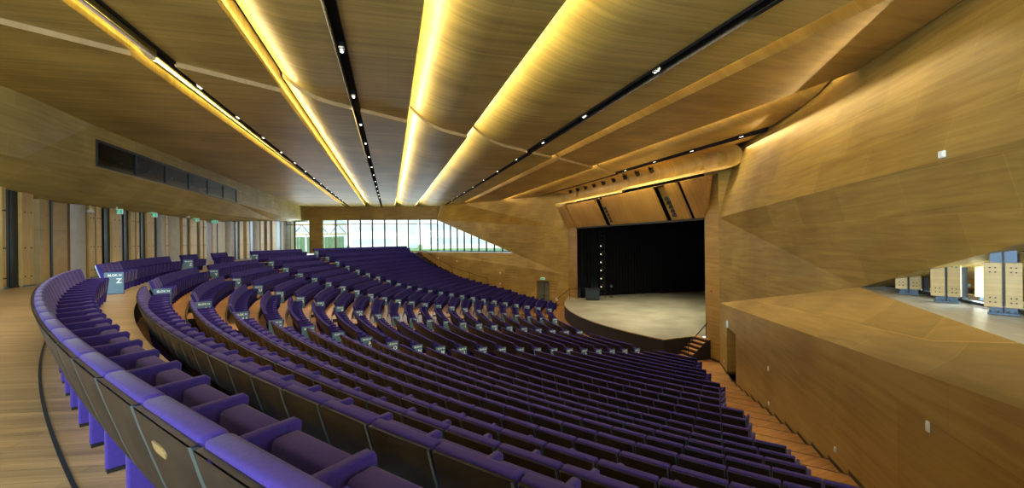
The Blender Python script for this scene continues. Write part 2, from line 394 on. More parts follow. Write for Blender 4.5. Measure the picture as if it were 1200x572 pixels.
# slatted fence and paving seen through the terrace glass
mb = MB(); 
for k in range(5): mb.obox((13.8, -2), (.31, .951), 30, .04, .25+k*.24, .44+k*.24)
tag(mb.build('slatted_screen', 'ply'), 'pale horizontal slatted screen outside the right terrace glass', 'fence')

# ------------------------------------------------------------------ left side wall
Lz = lambda t: FL
VL0 = Vector((5.2, 47.07, -2.082)); VL2 = Vector((.1, 51.7, 0)); VL1 = Vector((5.35, 46.9, 2.72)); VL3 = Vector((-10.2, 60.5, 4.35))
WLt = Vector((-12.6, 60.5, .07))
mb = MB()
def wl(t, z): return (WL0[0]+(WL1[0]-WL0[0])*t, WL0[1]+(WL1[1]-WL0[1])*t, z)
zl_ = lambda t: -2.05+(2.12)*(t+.05)/1.05
def ptY(px):                                              # plan parameter of the door jambs
    return px
D0, D1 = .008, .088
mb.poly([(5.85, 46.5, FL), wl(D0, FL), wl(D0, zl_(D0)), VL0, (5.85, 46.5, -2.1)])
mb.poly([wl(D0, -3.0), wl(D1, -3.0), wl(D1, zl_(D1)), wl(D0, zl_(D0))])
pt = D1
for t in (.3, .55, .8, 1.0, 1.25):
    mb.poly([wl(pt, FL-.1), wl(t, FL-.1), wl(t, zl_(min(t, 1))), wl(pt, zl_(min(pt, 1)))]); pt = t
ln = Vector((.6, .8, 0))
for t in (D0, D1): mb.poly([wl(t, FL), tuple(Vector(wl(t, FL))+ln*.5), tuple(Vector(wl(t, -3))+ln*.5), wl(t, -3)])
mb.poly([wl(D0, -3), wl(D1, -3), tuple(Vector(wl(D1, -3))+ln*.5), tuple(Vector(wl(D0, -3))+ln*.5)])
# ledge, facets
mb.poly([VL0, WLt, VL2]); mb.poly([VL0, VL2, VL1, (5.85, 46.5, 2.72), (5.85, 46.5, -2.1)])
TLn = Vector((5.2, 47.9, 7.2)); TLf = Vector((-9.4, 62.6, 7.2))
mb.poly([VL1, VL2, VL3]); mb.poly([VL1, VL3, TLf, TLn]); mb.poly([VL1, TLn, (5.85, 46.5, 7.2), (5.85, 46.5, 2.72)])
struct(mb.build('wall_left', 'wall_l'))
mb = MB()
j0, j1 = (5.85, 46.5), (6.3, 43.5)
mb.poly([(*j0, FL), (*j1, FL), (*j1, 7), (*j0, 7)]); struct(mb.build('wall_left_jamb', 'prosc'))
mb = MB(); mb.poly([tuple(Vector(wl(D0, FL))+ln*.3), tuple(Vector(wl(D1, FL))+ln*.3), tuple(Vector(wl(D1, -3))+ln*.3), tuple(Vector(wl(D0, -3))+ln*.3)])
d = struct(mb.build('door_2', 'doorgrey'))
for t in (.03, .048):
    p = Vector(wl(t, -4.55))+ln*.25; h = MB(); h.tube([p, p+Vector((-.35, .26, 0)), p+Vector((-.35, .26, -.7))], .025, 6); h.build('push_bar', 'black', d)
h = MB()
p = Vector(wl((D0+D1)/2, FL))+ln*.28; h.tube([p, p+Vector((0, 0, 2.4))], .02, 4); h.build('meeting_stile', 'black', d)
# acoustic grilles: rows of thin dark slots in the left wall
ln2 = -ln*.02
for t, zc, k_, w_ in ((-.042, -2.95, 5, .07), (.22, -1.95, 5, .075), (.47, -1.35, 4, .06)):
    g = MB()
    for k in range(k_):
        a = Vector(wl(t, zc-k*.30))+ln2; b_ = Vector(wl(t+w_, zc-k*.30))+ln2
        g.poly([a, b_, b_+Vector((0, 0, .05)), a+Vector((0, 0, .05))])
    tag(g.build('wall_vent', 'browntimber'), {-.042: 'slotted wood vent panel right of the left wall exit door', .22: 'slotted wood vent panel left of the left wall exit door', .47: 'faint slotted vent above the rows on left side wall'}[t], 'vent')

# ------------------------------------------------------------------ far wall with glazing
F0 = Vector((-33.2, 62.2, 0)); F1 = Vector((-10.9, 65.4, 0)); F2 = Vector((1.5, 54.6, 0))
mb = MB(); mb.poly([(F0.x-8, F0.y-1.1, 4.6), (F1.x, F1.y, 4.6), (F1.x, F1.y, 7.4), (F0.x-8, F0.y-1.1, 7.4)])
mb.poly([(F1.x, F1.y, 4.6), (VL3.x, VL3.y, 4.35), (TLf.x, TLf.y, 7.4), (F1.x, F1.y, 7.4)])
mb.poly([(F0.x-8, F0.y-1.1, 4.6), (F0.x-8, F0.y-.3, 4.6), (F1.x, F1.y+.8, 4.6), (F1.x, F1.y, 4.6)])
a, b_ = -.35*0, 0
struct(mb.build('wall_far', 'wall_l'))
fr_ = MB(); gl = MB(); fd = (F1-F0).normalized()
def farx(px):                                             # where a mullion stands on the far glass line
    a = (px-600)/525.03-.011*.04; t = isect((0, 0), (a, 1), F0, F1); return Vector((a*t, t, 0))
for px in (345, 363, 393, 407.5, 422, 436, 450.4, 464.5, 478, 491.6, 504.6):
    p = farx(px); fr_.obox(p, fd, .20, .22, 0, 4.62)
fr_.obox(F0, fd, 22.6, .12, 3.98, 4.08); fr_.obox(F0, fd, 22.6, .1, 0, .12)
gl.poly([F0, F1, F1+Vector((0, 0, 4.6)), F0+Vector((0, 0, 4.6))])
w = struct(fr_.build('window_2', 'mullion')); gl.build('pane', 'glass', w)
mb = MB(); p = farx(364.5); mb.obox(p, fd, 1.65, .3, 0, 4.62); struct(mb.build('wall_far_panel', 'wall_l'))
fr_ = MB(); gl = MB(); sd = (F2-F1).normalized()
for k in range(13):
    p = F1+sd*(k*1.42); fr_.obox(p, sd, .15, .16, 0, 4.8)
fr_.obox(F1, sd, 17, .5, -.02, .1)
gl.poly([F1, F2, F2+Vector((0, 0, 4.6)), F1+Vector((0, 0, 4.6))])
w = struct(fr_.build('window_3', 'frame')); gl.build('pane', 'glass', w)
mb = MB(); mb.poly([(WLt.x-3, WLt.y+2.2, .0), (VL2.x, VL2.y, 0), (4, 52.4, 0), (-9, 68, 0)]); struct(mb.build('floor.005', 'terrace'))

# ------------------------------------------------------------------ outside
mb = MB(); mb.poly([(-160, 30, -.15), (-34, 56, -.15), (-10, 66, -.15), (2, 54.5, -.15), (60, 90, -.15), (60, 240, -.15), (-160, 240, -.15)])
tag(mb.build('lawn', 'grass'), 'green lawn outside the far windows', 'ground', kind='stuff')
mb = MB(); rr = random.Random(3)
for k in range(90):
    x = -75+k*.5; mb.box(x, x+.46, 80+rr.random()*.1, 80.1, -.1, 2.5)
tag(mb.build('garden_fence', 'hedge'), 'green board fence outside the far windows on the left', 'fence')
def building(x0, x1, y, h, lab, mat='bldg'):
    r = tag(empty('building', ((x0+x1)/2, y, -.15)), lab, 'building')
    w_ = MB(); hw = (x1-x0)/2; w_.box(-hw, hw, 0, 9, 0, h); w_.build('wall', mat, r)
    k = 0
    for z in [1+3.2*i for i in range(int(h//3.2))]:
        b2 = MB(); b2.box(-hw+.6, hw-.6, -.06, 0, z, z+1.4); b2.build('window_band', 'bldgd', r)
    rf = MB(); rf.box(-hw-.3, hw+.3, -.3, 9.3, h, h+.3); rf.build('roof', mat, r)
building(-62, -44, 110, 7, 'low white building behind the green fence beyond the far windows')
building(-38, -24, 105, 14, 'white office block seen through the middle of the far windows')
building(-20, -2, 100, 15, 'tall pale building seen through the right end of the far windows')
def canopy():
    r = tag(empty('steel_canopy', (-40, 74, 0)), 'pale canopy truss with diagonal struts outside the far windows', 'canopy')
    m_ = MB()
    m_.box(-14, 13, -.15, .15, 2.75, 2.95); m_.build('lower_beam', 'timber', r)
    m_ = MB(); m_.box(-14, 13, -.15, .15, 4.3, 4.5); m_.build('upper_beam', 'timber', r)
    for k in range(9):
        x = -14+3*k; m_ = MB(); m_.tube([(x, 0, 2.9), (x+1.3, 0, 4.4)], .06, 6); m_.tube([(x+2.6, 0, 2.9), (x+1.3, 0, 4.4)], .06, 6); m_.build('strut', 'steel', r)
    for x in (-14, -4, 6, 13):
        m_ = MB(); m_.box(x-.1, x+.1, -.1, .1, 0, 2.8); m_.build('post', 'white', r)
canopy()

# ------------------------------------------------------------------ rear wall (left in the photo): overhang, booth, piers
RD = Vector((-.2873, .9578, 0))                            # along the rear wall
RW0 = Vector((-17.5, 16.0, 0)); RN = Vector((.9578, .2873, 0))      # towards the hall
def rearpt(px, off=0):
    a = (px-600)/525.03; t = isect((0, 0), (a, 1), RW0+RN*off, RW0+RN*off+RD); return Vector((a*t, t, 0))
def sR(px, off=0): return (rearpt(px, off)-RW0-RN*off).dot(RD)
SE = sR(345.5)
# structural wall line behind the piers: dark, with glass openings
mb = MB()
spans = [(-40, -5), (40, 165), (181, 205), (210, 281), (286, 293), (301, 339)]
for a, b_ in spans:
    s0 = a if a < 0 and a == -40 else sR(max(a, -5)); s1 = sR(b_)
    if a == -40: s0, s1 = -7, sR(-5)
    p = RW0+RD*s0-RN*.45; mb.obox(p, RD, s1-s0, .1, 0, 5)
struct(mb.build('wall_rear', 'browntimber'))
gl = MB(); p, q = RW0-RN*.5+RD*(-5), RW0-RN*.5+RD*SE
fr_ = MB(); fr_.obox(p, RD, SE+5, .08, 0, .1); fr_.obox(p, RD, SE+5, .08, 2.2, 2.27); gl.poly([p, q, q+Vector((0, 0, 4)), p+Vector((0, 0, 4))])
w = struct(fr_.build('window_4', 'frame')); gl.build('pane', 'glass', w)
piers = [(-14,-9,'timber'),(-9,-1,'steel'),(0, 10, 'steel'), (10, 25, 'timber'), (38, 50, 'ply'), (50.3, 52.2, 'steel'), (52.5, 71, 'ply'), (71, 75, 'browntimber'), (75, 92.5, 'concrete'),
 (93, 99.5, 'timber'), (99.8, 101.2, 'steel'), (101.5, 107.5, 'timber'), (107.7, 113.7, 'browntimber'), (114, 120.7, 'steel'), (121, 132, 'timber'), (132.3, 137.4, 'steelblue'), (137.8, 143.4, 'steel'),
 (143.6, 148.6, 'timber'), (148.8, 150.2, 'steel'), (150.4, 153.8, 'timber'), (154, 158, 'browntimber'), (158.2, 163, 'steel'), (163.2, 172, 'timber'), (175, 177, 'steel'), (177.2, 181.5, 'concrete'), (181.7, 184.5, 'timber'), (184.6, 185.6, 'steel'), (185.8, 188.5, 'timber'),
 (188.7, 206.3, 'concrete'), (206.5, 211, 'timber'), (211.2, 215.8, 'steel'), (216, 223.5, 'timber'), (223.7, 227.4, 'steel'), (227.6, 231, 'timber'), (231.2, 232, 'steel'), (232.2, 235, 'timber'), (235.2, 238, 'steel'),
 (238.2, 245.2, 'browntimber'), (245.4, 250.6, 'ply'), (250.8, 251.4, 'steel'), (251.6, 260.4, 'ply'), (261, 267, 'concrete'), (267.2, 272, 'browntimber'), (272.2, 275.5, 'steel'), (275.7, 280, 'timber'),
 (284.2, 287.3, 'timber'), (287.5, 290, 'browntimber'), (290.5, 293.5, 'steelblue'), (294.5, 301, 'concrete'), (301.3, 304.5, 'timber'), (305, 307.5, 'browntimber'), (309, 311.5, 'timber'), (312, 315, 'browntimber'), (315.5, 321, 'timber'), (321.2, 326, 'steelblue'), (326.2, 328, 'concrete'), (328.4, 334, 'browntimber'), (334.4, 338.6, 'browntimber'), (339, 343.5, 'ply')]
def soffit(Y):
    K = [(-20, 3.45), (13.9, 3.45), (17.5, 3.1), (34, 3.1), (50, 3.9), (66, 4.6), (90, 4.6)]
    for (a, za), (b_, zb) in zip(K, K[1:]):
        if a <= Y <= b_: return za+(zb-za)*(Y-a)/(b_-a)+.01
KIND = {'timber': ('timber_pier', 'upright golden timber pier', 'pier'), 'steel': ('steel_post', 'dark steel post', 'post'), 'ply': ('plywood_panel', 'tall pale plywood wall panel', 'panel'),
        'browntimber': ('timber_pier', 'dark brown timber pier', 'pier'), 'concrete': ('concrete_column', 'pale grey concrete column', 'column'), 'steelblue': ('steel_post', 'blue painted steel post', 'post')}
DEP = {'timber': .36, 'steel': .26, 'ply': .22, 'browntimber': .2, 'concrete': .5, 'steelblue': .22}
cnt = {}
total = {}
for a, b_, k in piers: total[k] = total.get(k, 0)+1
for a, b_, k in piers:
    s0, s1 = sR(a), sR(b_); dp = DEP[k]
    nm, lab, cat = KIND[k]
    r = empty(nm, RW0+RD*(s0+s1)/2, atan2(RD.y, RD.x)); hw = abs(s1-s0)/2
    PH = soffit(r.location.y); p = MB()
    if k == 'concrete' and s1-s0 > .5:
        n_ = 20; pts = [(hw*cos(2*pi*j/n_), -.1+.3*sin(2*pi*j/n_)) for j in range(n_)]
        v = [(x, y, 0) for x, y in pts]+[(x, y, PH) for x, y in pts]
        p.add(v, [tuple(range(n_, 2*n_))]+[(j, (j+1) % n_, n_+(j+1) % n_, n_+j) for j in range(n_)])
        q = p.build('shaft', k, r)
    else:
        p.box(-hw, hw, -dp+.0, .12, 0, PH); me = p.mesh('shaft', k)
        if k == 'timber': bevel(me, .012, 1)
        q = link('shaft', me, r)
    if k == 'timber':
        bl = MB()
        for z in (.35, 1.35, 2.6):
            for sx in (-.5, .5):
                bb = MB(); bb.tube([(hw*sx, -dp, z), (hw*sx, -dp-.015, z)], .028, 6); bb.build('bolt', 'steel', r)
        bp = MB(); bp.box(-hw*.9, hw*.9, -dp-.05, -dp+.02, 0, .06); bp.build('base_plate', 'steelblue', r)
    if k == 'steel' and s1-s0 > .18:
        bl = MB(); bl.box(-hw*.9, hw*.9, -dp-.04, -dp, 0, .05); bl.build('base_plate', 'steel', r)
    cnt[k] = cnt.get(k, 0)+1; j = cnt[k]; rj = total[k]-j+1
    place = ('leftmost' if j == 1 else ordn(j)+' from left') if j <= rj else ('rightmost' if rj == 1 else ordn(rj)+' from right')
    tag(r, '%s, %s of its kind along the rear wall' % (lab, place), cat, {'timber': 'golden timber piers along the rear wall', 'browntimber': 'brown timber piers along the rear wall'}.get(k, nm.replace('_', ' ')+'s along the rear wall'))
# column and red display seen through the first opening
p = rearpt(31, -3.2); c = tag(empty('round_column', p), 'round grey column behind glass at far left of the rear wall', 'column')
m_ = MB(); m_.tube([(0, 0, 0), (0, 0, 5)], .38, 20); m_.build('shaft', 'concrete', c, True); m_ = MB(); m_.tube([(0, 0, 1.15), (0, 0, 1.2)], .42, 20); m_.build('collar', 'edge', c)
p = rearpt(32, -2.4); c = tag(empty('display_board', p+Vector((0, 0, 2.65)), atan2(RD.y, RD.x)), 'brown display board with rows of red digits behind rear glass', 'sign')
m_ = MB(); m_.box(-1, 1, 0, .1, 0, .75); m_.build('panel', 'browntimber', c); m_ = MB()
for r_ in range(3):
    for k in range(14): m_.box(-.9+k*.13, -.83+k*.13, -.02, 0, .12+r_*.16, .2+r_*.16)
m_.build('digits', 'ledred', c)
# overhang
BP = lambda Y: (-11.22-.2848*Y, Y)
def bpz(Y, z): x, y = BP(Y); return Vector((x, y, z))
def rwz(s, z, o=.0): v = RW0+RD*s+RN*o; return Vector((v.x, v.y, z))
mb = MB()
Ys = [-8, 6, 13.9, 17.5, 34.0, 50, 66]
ztop = 6.5
ridge = {-8: 3.9, 6: 4.0, 13.9: 4.13, 17.5: 4.42, 34.0: 4.52, 50: 4.4, 66: 4.6}
for a, b_ in zip(Ys, Ys[1:]):
    if (a, b_) == (17.5, 34.0):
        mb.poly([bpz(a, 5.5), bpz(b_, 5.54), bpz(b_, ztop), bpz(a, ztop)])
        mb.poly([bpz(a, ridge[a]), bpz(b_, ridge[b_]), bpz(b_, 4.62), bpz(a, 4.53)])
    elif a >= 34:   # folded right end
        mb.poly([bpz(a, ridge[a]), bpz(b_, ridge[b_]), bpz(b_, ztop), bpz(a, ztop)])
    elif b_ == 17.5:
        mb.poly([bpz(a, ridge[a]), bpz(b_, ridge[b_]), bpz(b_, 6.15)]); mb.poly([bpz(b_, 6.15), bpz(b_, ztop), bpz(a, ztop)+RN*.3, bpz(a, ridge[a])])
    else:
        mb.poly([bpz(a, ridge[a]), bpz(b_, ridge[b_]), bpz(b_, ztop)+RN*.3, bpz(a, ztop)+RN*.3])
    sa, sb = (bpz(a, 0)-RW0).dot(RD), (bpz(b_, 0)-RW0).dot(RD)
    lo = lambda Y: 3.45 if Y < 15 else (3.1 if Y < 40 else (3.9 if Y < 60 else 4.6))
    m1 = rwz(sa, (ridge[a]*.45+lo(a)*.55)-.12, .95); m2 = rwz(sb, (ridge[b_]*.45+lo(b_)*.55)-.12, .95)
    mb.poly([bpz(a, ridge[a]), m1, m2, bpz(b_, ridge[b_])]); mb.poly([m1, rwz(sa, lo(a), .12), rwz(sb, lo(b_), .12), m2])
    mb.poly([rwz(sa, lo(a), .12), rwz(sa, lo(a)+.02, -.9), rwz(sb, lo(b_)+.02, -.9), rwz(sb, lo(b_), .12)])
struct(mb.build('wall_rear_overhang', 'rear'))
# projection booth window
fr_ = MB(); gl = MB(); n_ = 6
bd = (bpz(34, 0)-bpz(17.5, 0)); bl_ = bd.length; bd.normalize(); p0 = bpz(17.5, 0)
for k in range(n_+1):
    p = p0+bd*(bl_*k/n_-.04); fr_.obox(p, bd, .08, .1, 4.5, 5.56)
a, b_ = p0, p0+bd*bl_
for z0, z1 in ((5.46, 5.56), (4.5, 4.57)): fr_.obox(a, bd, bl_, .1, z0, z1)
gl.poly([(a.x, a.y, 4.5), (b_.x, b_.y, 4.5), (b_.x, b_.y, 5.5), (a.x, a.y, 5.5)])
w = struct(fr_.build('window_5', 'frame')); gl.build('pane', 'glass', w)
bk_ = -RN*2.4; mb = MB()
A4 = [a+Vector((0, 0, 4.5)), b_+Vector((0, 0, 4.5)), b_+Vector((0, 0, 5.6)), a+Vector((0, 0, 5.6))]
B4 = [v+bk_ for v in A4]
mb.poly(B4)
for i in range(4): mb.poly([A4[i], A4[(i+1) % 4], B4[(i+1) % 4], B4[i]])
struct(mb.build('wall_booth', 'booth'))
for k in range(6):
    p = a+bd*(1.2+k*2.6)-RN*(1.0)+Vector((0, 0, 5.25)); t = tag(empty('booth_lamp', p, atan2(bd.y, bd.x)), 'small spotlight hanging inside the projection booth window, %s from left' % ordn(k+1), 'lamp', 'spotlights in the projection booth')
    m_ = MB(); m_.tube([(-.12, 0, -.06), (.12, 0, 0)], .05, 8); m_.build('housing', 'edge', t); m_ = MB(); m_.tube([(0, 0, 0), (0, 0, .3)], .01, 5); m_.build('stem', 'black', t)

# things hung along the overhang
def hang(px, py, kind, lab):
    s = sR(px); 
    p = RW0+RD*s+RN*.35; z = CAMZ-p.y*((py-282.12)/525.03+.011*(px-600)/525.03)
    rz = atan2(p.y, p.x)-pi/2
    if kind == 'exit':
        t = tag(empty('exit_sign', (p.x, p.y, z), rz), lab, 'exit sign', 'exit signs along the rear wall')
        m_ = MB(); m_.box(-.22, .22, -.04, .04, -.12, .12); m_.build('light_box', 'letter', t)
        m_ = MB(); m_.box(-.19, .19, -.046, -.04, -.10, .10); m_.build('green_panel', 'green', t)
        m_ = MB()
        m_.tube([(.07, -.05, .06), (.07, -.052, .061)], .02, 8); m_.poly([(.05,-.05,.04),(.09,-.05,.04),(.075,-.05,-.02),(.04,-.05,-.02)]); m_.poly([(.04,-.05,-.02),(.06,-.05,-.02),(.03,-.05,-.08),(.01,-.05,-.08)]); m_.poly([(.06,-.05,-.02),(.08,-.05,-.02),(.12,-.05,-.07),(.10,-.05,-.08)])
        m_.poly([(-.16,-.05,0),(-.10,-.05,.05),(-.10,-.05,.02),(-.02,-.05,.02),(-.02,-.05,-.02),(-.10,-.05,-.02),(-.10,-.05,-.05)])
        m_.build('running_figure', 'letter', t)
        m_ = MB(); m_.box(-.015, .015, -.015, .015, .12, .3); m_.build('stem', 'white', t)
    else:
        t = tag(empty('ceiling_speaker', (p.x, p.y, z), rz), lab, 'speaker')
        m_ = MB(); m_.tube([(0, 0, .14), (0, 0, .06), (0, 0, 0), (0, 0, -.05)], [.05, .12, .16, .1], 12); m_.build('housing', 'white', t)
        m_ = MB(); m_.tube([(0, -.0, -.05), (0, 0, -.07)], .05, 10); m_.build('lens', 'black', t)
        m_ = MB(); m_.tube([(0, 0, .14), (0, 0, .3)], .015, 6); m_.build('stem', 'white', t)
hang(127, 248, 'exit', 'green and white running-man exit sign nearest the camera under the overhang')
hang(170, 252, 'exit', 'second green exit sign along the overhang, left of the wide pale column')
hang(222, 258, 'exit', 'third green exit sign, just right of the white hanging dome')
hang(245, 260, 'exit', 'farthest green exit sign above the plywood doors')
hang(213, 255, 'dome', 'white dome hanging under the overhang between two exit signs')
hang(94.5, 248.5, 'dome', 'white camera housing beside the large concrete column on the left')

# ------------------------------------------------------------------ ceiling
J = lambda c: 17.5+.75*c
def u_start(c):
    u = (.9116*c-7.3)/.4587
    return max(-9, u+.0)
def u_end(c):
    p = cu(c, 0)
    best = 80
    for a, b_ in ((Vector((F0.x-12, F0.y-1.7)), Vector((F1.x, F1.y))), (Vector((-10.9, 65.4)), Vector((-9.1, 62.4))), (Vector((-9.1, 62.4)), Vector((5.3, 47.6)))):
        e = (b_.x-a.x, b_.y-a.y); den = UV.x*e[1]-UV.y*e[0]
        t = ((a.x-p[0])*e[1]-(a.y-p[1])*e[0])/den
        q = ((p[0]+t*UV.x-a.x)*e[0]+(p[1]+t*UV.y-a.y)*e[1])/(e[0]**2+e[1]**2)
        if 0 <= q <= 1 and t < best: best = t
    if best == 80: best = 46 if c > 15 else 62
    return best
def dens(prof):
    out = []
    for (c0, z0), (c1, z1) in zip(prof, prof[1:]):
        n_ = max(1, int((c1-c0)/.35))
        for k in range(n_): out.append((c0+(c1-c0)*k/n_, z0+(z1-z0)*k/n_))
    out.append(prof[-1]); return out
def cove(c0, h, c1, flat_to):
    """shell that starts high behind the lip of its neighbour and rolls down flat"""
    pts = []
    n_ = 12
    for k in range(n_+1):
        t = k/n_; pts.append((c0+(c1-c0)*t, h*(1-t)**2.3))
    pts.append((flat_to, 0)); return pts
shells = [
 ([(-12.6, 0), (-6.05, 0)], 'ceil'),
 (cove(-5.98, .34, -5.66, -5.64), 'ceil'),
 ([(-5.34, 0), (-3.2, 0)], 'ceil'),
 (cove(-3.15, .50, -1.8, -1.23), 'ceil'),
 ([(-.97, 0), (.7, 0)], 'ceil'),
 (cove(.75, .66, 2.5, 3.4), 'ceil'),
 (cove(3.45, .75, 5.6, 7.12), 'ceil'),
 ([(7.46, 0), (9.0, 0)], 'ceil'),
 ([(9.05, .50), (9.7, .04), (12.95, 0)], 'ceil_w'),
 (cove(13.0, .7, 14.6, 15.84), 'ceil_w'),
 ([(16.16, 0), (17.1, 0)], 'ceil_w'),
 ([(17.1, 0), (17.3, -.04), (17.45, -.13), (17.56, -.26), (17.62, -.42), (17.62, -.6), (17.55, -.78), (17.42, -.94), (17.2, -1.08), (16.95, -1.16), (16.7, -1.24)], 'ceil_w'),
]
STEP = .13
def zc(c, u, dz): x, y = cu(c, u); return (x, y, CEIL(y)+dz)
for k, (prof, mt) in enumerate(shells):
    P = dens(prof) if len(prof) < 8 else prof
    fascia = prof[0][0] == 17.1
    LH = {-6.05: .36, -3.2: .52, .7: .62, 3.4: .7, 9.0: .5, 12.95: .65}.get(prof[-1][0], .16)
    for half in (0, 1):
        mb = MB(); rows = []
        for c, z in P:
            s, e = (19.2, 44) if fascia else (u_start(c), u_end(c)); j = min(max(J(c), s+.01), e-.01)
            if half == 0: a, b_, dz = s, j, STEP
            else: a, b_, dz = j, e, 0
            rows.append([zc(c, a+(b_-a)*q/6, z+dz) for q in range(7)])
        V = [p for r in rows for p in r]; F = []
        for i in range(len(rows)-1):
            for q in range(6): F.append((i*7+q, (i+1)*7+q, (i+1)*7+q+1, i*7+q+1))
        mb.add(V, F)
        # upstand at the right-hand lip that hides the cove light, and thickness of the joint face
        last = rows[-1]
        for q in range(6): mb.poly([last[q], last[q+1], tuple(Vector(last[q+1])+Vector((0, 0, LH))), tuple(Vector(last[q])+Vector((0, 0, LH)))])
        o = struct(mb.build('ceiling', mt)); smooth(o.data, 30)
        if half == 1:
            mb = MB()
            for i in range(len(rows)-1):
                a, b_ = Vector(rows[i][0]), Vector(rows[i+1][0]); up = Vector((0, 0, STEP+.02))
                mb.poly([a, b_, b_+up, a+up])
            struct(mb.build('trim_2', 'cream'))
# black lighting slots
slots = [(-5.49, .30), (-1.10, .24), (7.29, .33), (16.0, .31)]
for k, (c, w_) in enumerate(slots):
    mb = MB(); s, e = u_start(c), u_end(c)-.2; L_ = [c-w_/2-.02, c+w_/2+.02]
    a0, a1 = zc(L_[0], s, .05), zc(L_[0], e, .05); b0, b1 = zc(L_[1], s, .05), zc(L_[1], e, .05)
    U = Vector((0, 0, .4))
    A0, A1, B0, B1 = map(Vector, (a0, a1, b0, b1))
    mb.poly([A0, A1, A1+U, A0+U]); mb.poly([B0, B1, B1+U, B0+U]); mb.poly([A0+U, A1+U, B1+U, B0+U])
    struct(mb.build('trim_3', 'blackgap'))
# dark deck added above the shells to keep sky light out
mb = MB(); mb.poly([(-45, -14, 7.45), (20, -14, 7.45), (30, 50, 7.45), (-5, 72, 7.45), (-45, 66, 7.45)]); struct(mb.build('ceiling_sky_block', 'blackgap'))
# downlights
dl_spec = [(-5.49, 15.5, 3.5, 13, 'leftmost black slot'), (-1.10, 11.7, 3.7, 12, 'second black slot from the left'), (7.29, 11.1, 4.85, 10, 'long diagonal black slot'), (16.0, 17.5, 3.6, 7, 'right-hand slot near the stage')]
lens = MB(); lens.tube([(-.07, 0, 0), (-.07, 0, -.01)], .036, 12); lens.tube([(.07, 0, 0), (.07, 0, -.01)], .036, 12); lens_me = lens.mesh('lens', 'lamp')
can = MB(); can.tube([(-.075, 0, .18), (-.075, 0, .0)], .065, 12); can.tube([(.075, 0, .18), (.075, 0, .0)], .065, 12); can_me = can.mesh('can', 'frame')
for c, u0, du, n_, where in dl_spec:
    for k in range(n_):
        u = u0+du*k
        if u > u_end(c)-2: break
        p = zc(c, u, .10)
        t = tag(empty('downlight', p, ANG_C), 'twin downlight in the %s, %s from near end' % (where, ordn(k+1)), 'downlight', 'twin downlights in the ceiling slots')
        link('can', can_me, t); link('lens', lens_me, t)
# row of black stage spotlights under the last shell edge
sp_me = MB(); sp_me.tube([(0, .10, .10), (0, -.14, -.12)], [.10, .16], 10); sp_me = sp_me.mesh('spot_body', 'black')
sp_y = MB(); sp_y.box(-.17, -.14, -.03, .03, -.02, .3); sp_y.box(.14, .17, -.03, .03, -.02, .3); sp_y.box(-.17, .17, -.03, .03, .28, .32); sp_y = sp_y.mesh('yoke', 'black')
for k in range(9):
    t = tag(empty('stage_spotlight', zc(16.95, 26.6+k*1.75, -.08), ANG_C-pi/2), 'black stage spotlight under the last ceiling edge before the stage, %s from the right' % ordn(k+1), 'spotlight', 'black spotlights before the stage')
    link('spot_body', sp_me, t); link('yoke', sp_y, t)

# ------------------------------------------------------------------ proscenium header
O0 = Vector((11.08, 25.76, 0)); OD = (Vector((6.3, 43.5, 0))-O0).normalized(); OL = (Vector((6.3, 43.5, 0))-O0).length
AD = Vector((-OD.y, OD.x, 0))                              # towards the audience
if AD.x > 0: AD = -AD
def sO(px):
    a = (px-600)/525.03; t = isect((0, 0), (a, 1), O0, O0+OD); return (Vector((a*t, t, 0))-O0).dot(OD)
HB, HT_, LEAN = 2.62, 4.78, 1.04
def hp(s, f_, inset=0):
    sx = s-(1.75*f_ if s < .05 else 0)
    return O0+OD*sx+AD*(LEAN*f_-inset)+Vector((0, 0, HB+(HT_-HB)*f_))
def header_panel(s0, s1, inset=0, mat='header', th=.18):
    mb = MB()
    f4 = [hp(s0, 0, inset), hp(s1, 0, inset), hp(s1, 1, inset), hp(s0, 1, inset)]
    b4 = [v-AD*th for v in f4]
    mb.add(f4+b4, [(0, 1, 2, 3), (7, 6, 5, 4), (0, 4, 5, 1), (1, 5, 6, 2), (2, 6, 7, 3), (3, 7, 4, 0)])
    return mb.build('header_panel', mat)
e = [0, sO(814.8), sO(809), sO(795.6), sO(780), sO(719.6), sO(709.6), OL+.0]
labs = ['narrow end panel of the wood stage header at its right end', 'thin wood header panel between the brown slot and the black opening', 'widest slatted wood panel of the leaning stage header', 'left slatted wood panel of the stage header beside the wall']
for (s0, s1), lb in zip(((e[0], e[1]), (e[2], e[3]), (e[4], e[5]), (e[6], e[7])), labs):
    tag(header_panel(s0, s1), lb, 'header panel', 'slatted panels of the stage header')
tag(header_panel(e[7]+.5, e[7]+2.6), 'short header panel fading into the left side wall', 'header panel', 'slatted panels of the stage header')
mb = MB()
for s0, s1 in ((e[1], e[2]), (e[3], e[4]), (e[5], e[6]), (e[7], e[7]+.5)):
    mb.poly([hp(s0, 0, .5), hp(s1, 0, .5), hp(s1, 1, .5), hp(s0, 1, .5)])
struct(mb.build('wall_front', 'prosc'))
for s0, s1, lb in ((e[3], e[4], 'black curved loudspeaker in the right opening of the stage header'), (e[5], e[6], 'black curved loudspeaker in the left opening of the stage header')):
    t = tag(empty('line_array_speaker', hp((s0+s1)/2, 0, 0)-AD*.02, atan2(OD.y, OD.x)), lb, 'speaker')
    for k in range(5):
        m_ = MB(); hw = (s1-s0)*.42; sg = 1 if AD.dot(Vector((-sin(atan2(OD.y, OD.x)), cos(atan2(OD.y, OD.x)), 0))) > 0 else -1
        off_ = (-.32+.10*k+.012*k*k)*sg
        m_.box(-hw, hw*.1, min(off_, off_+.26*sg), max(off_, off_+.26*sg), .22+k*.26, .45+k*.26); m_.build('cabinet', 'black', t)
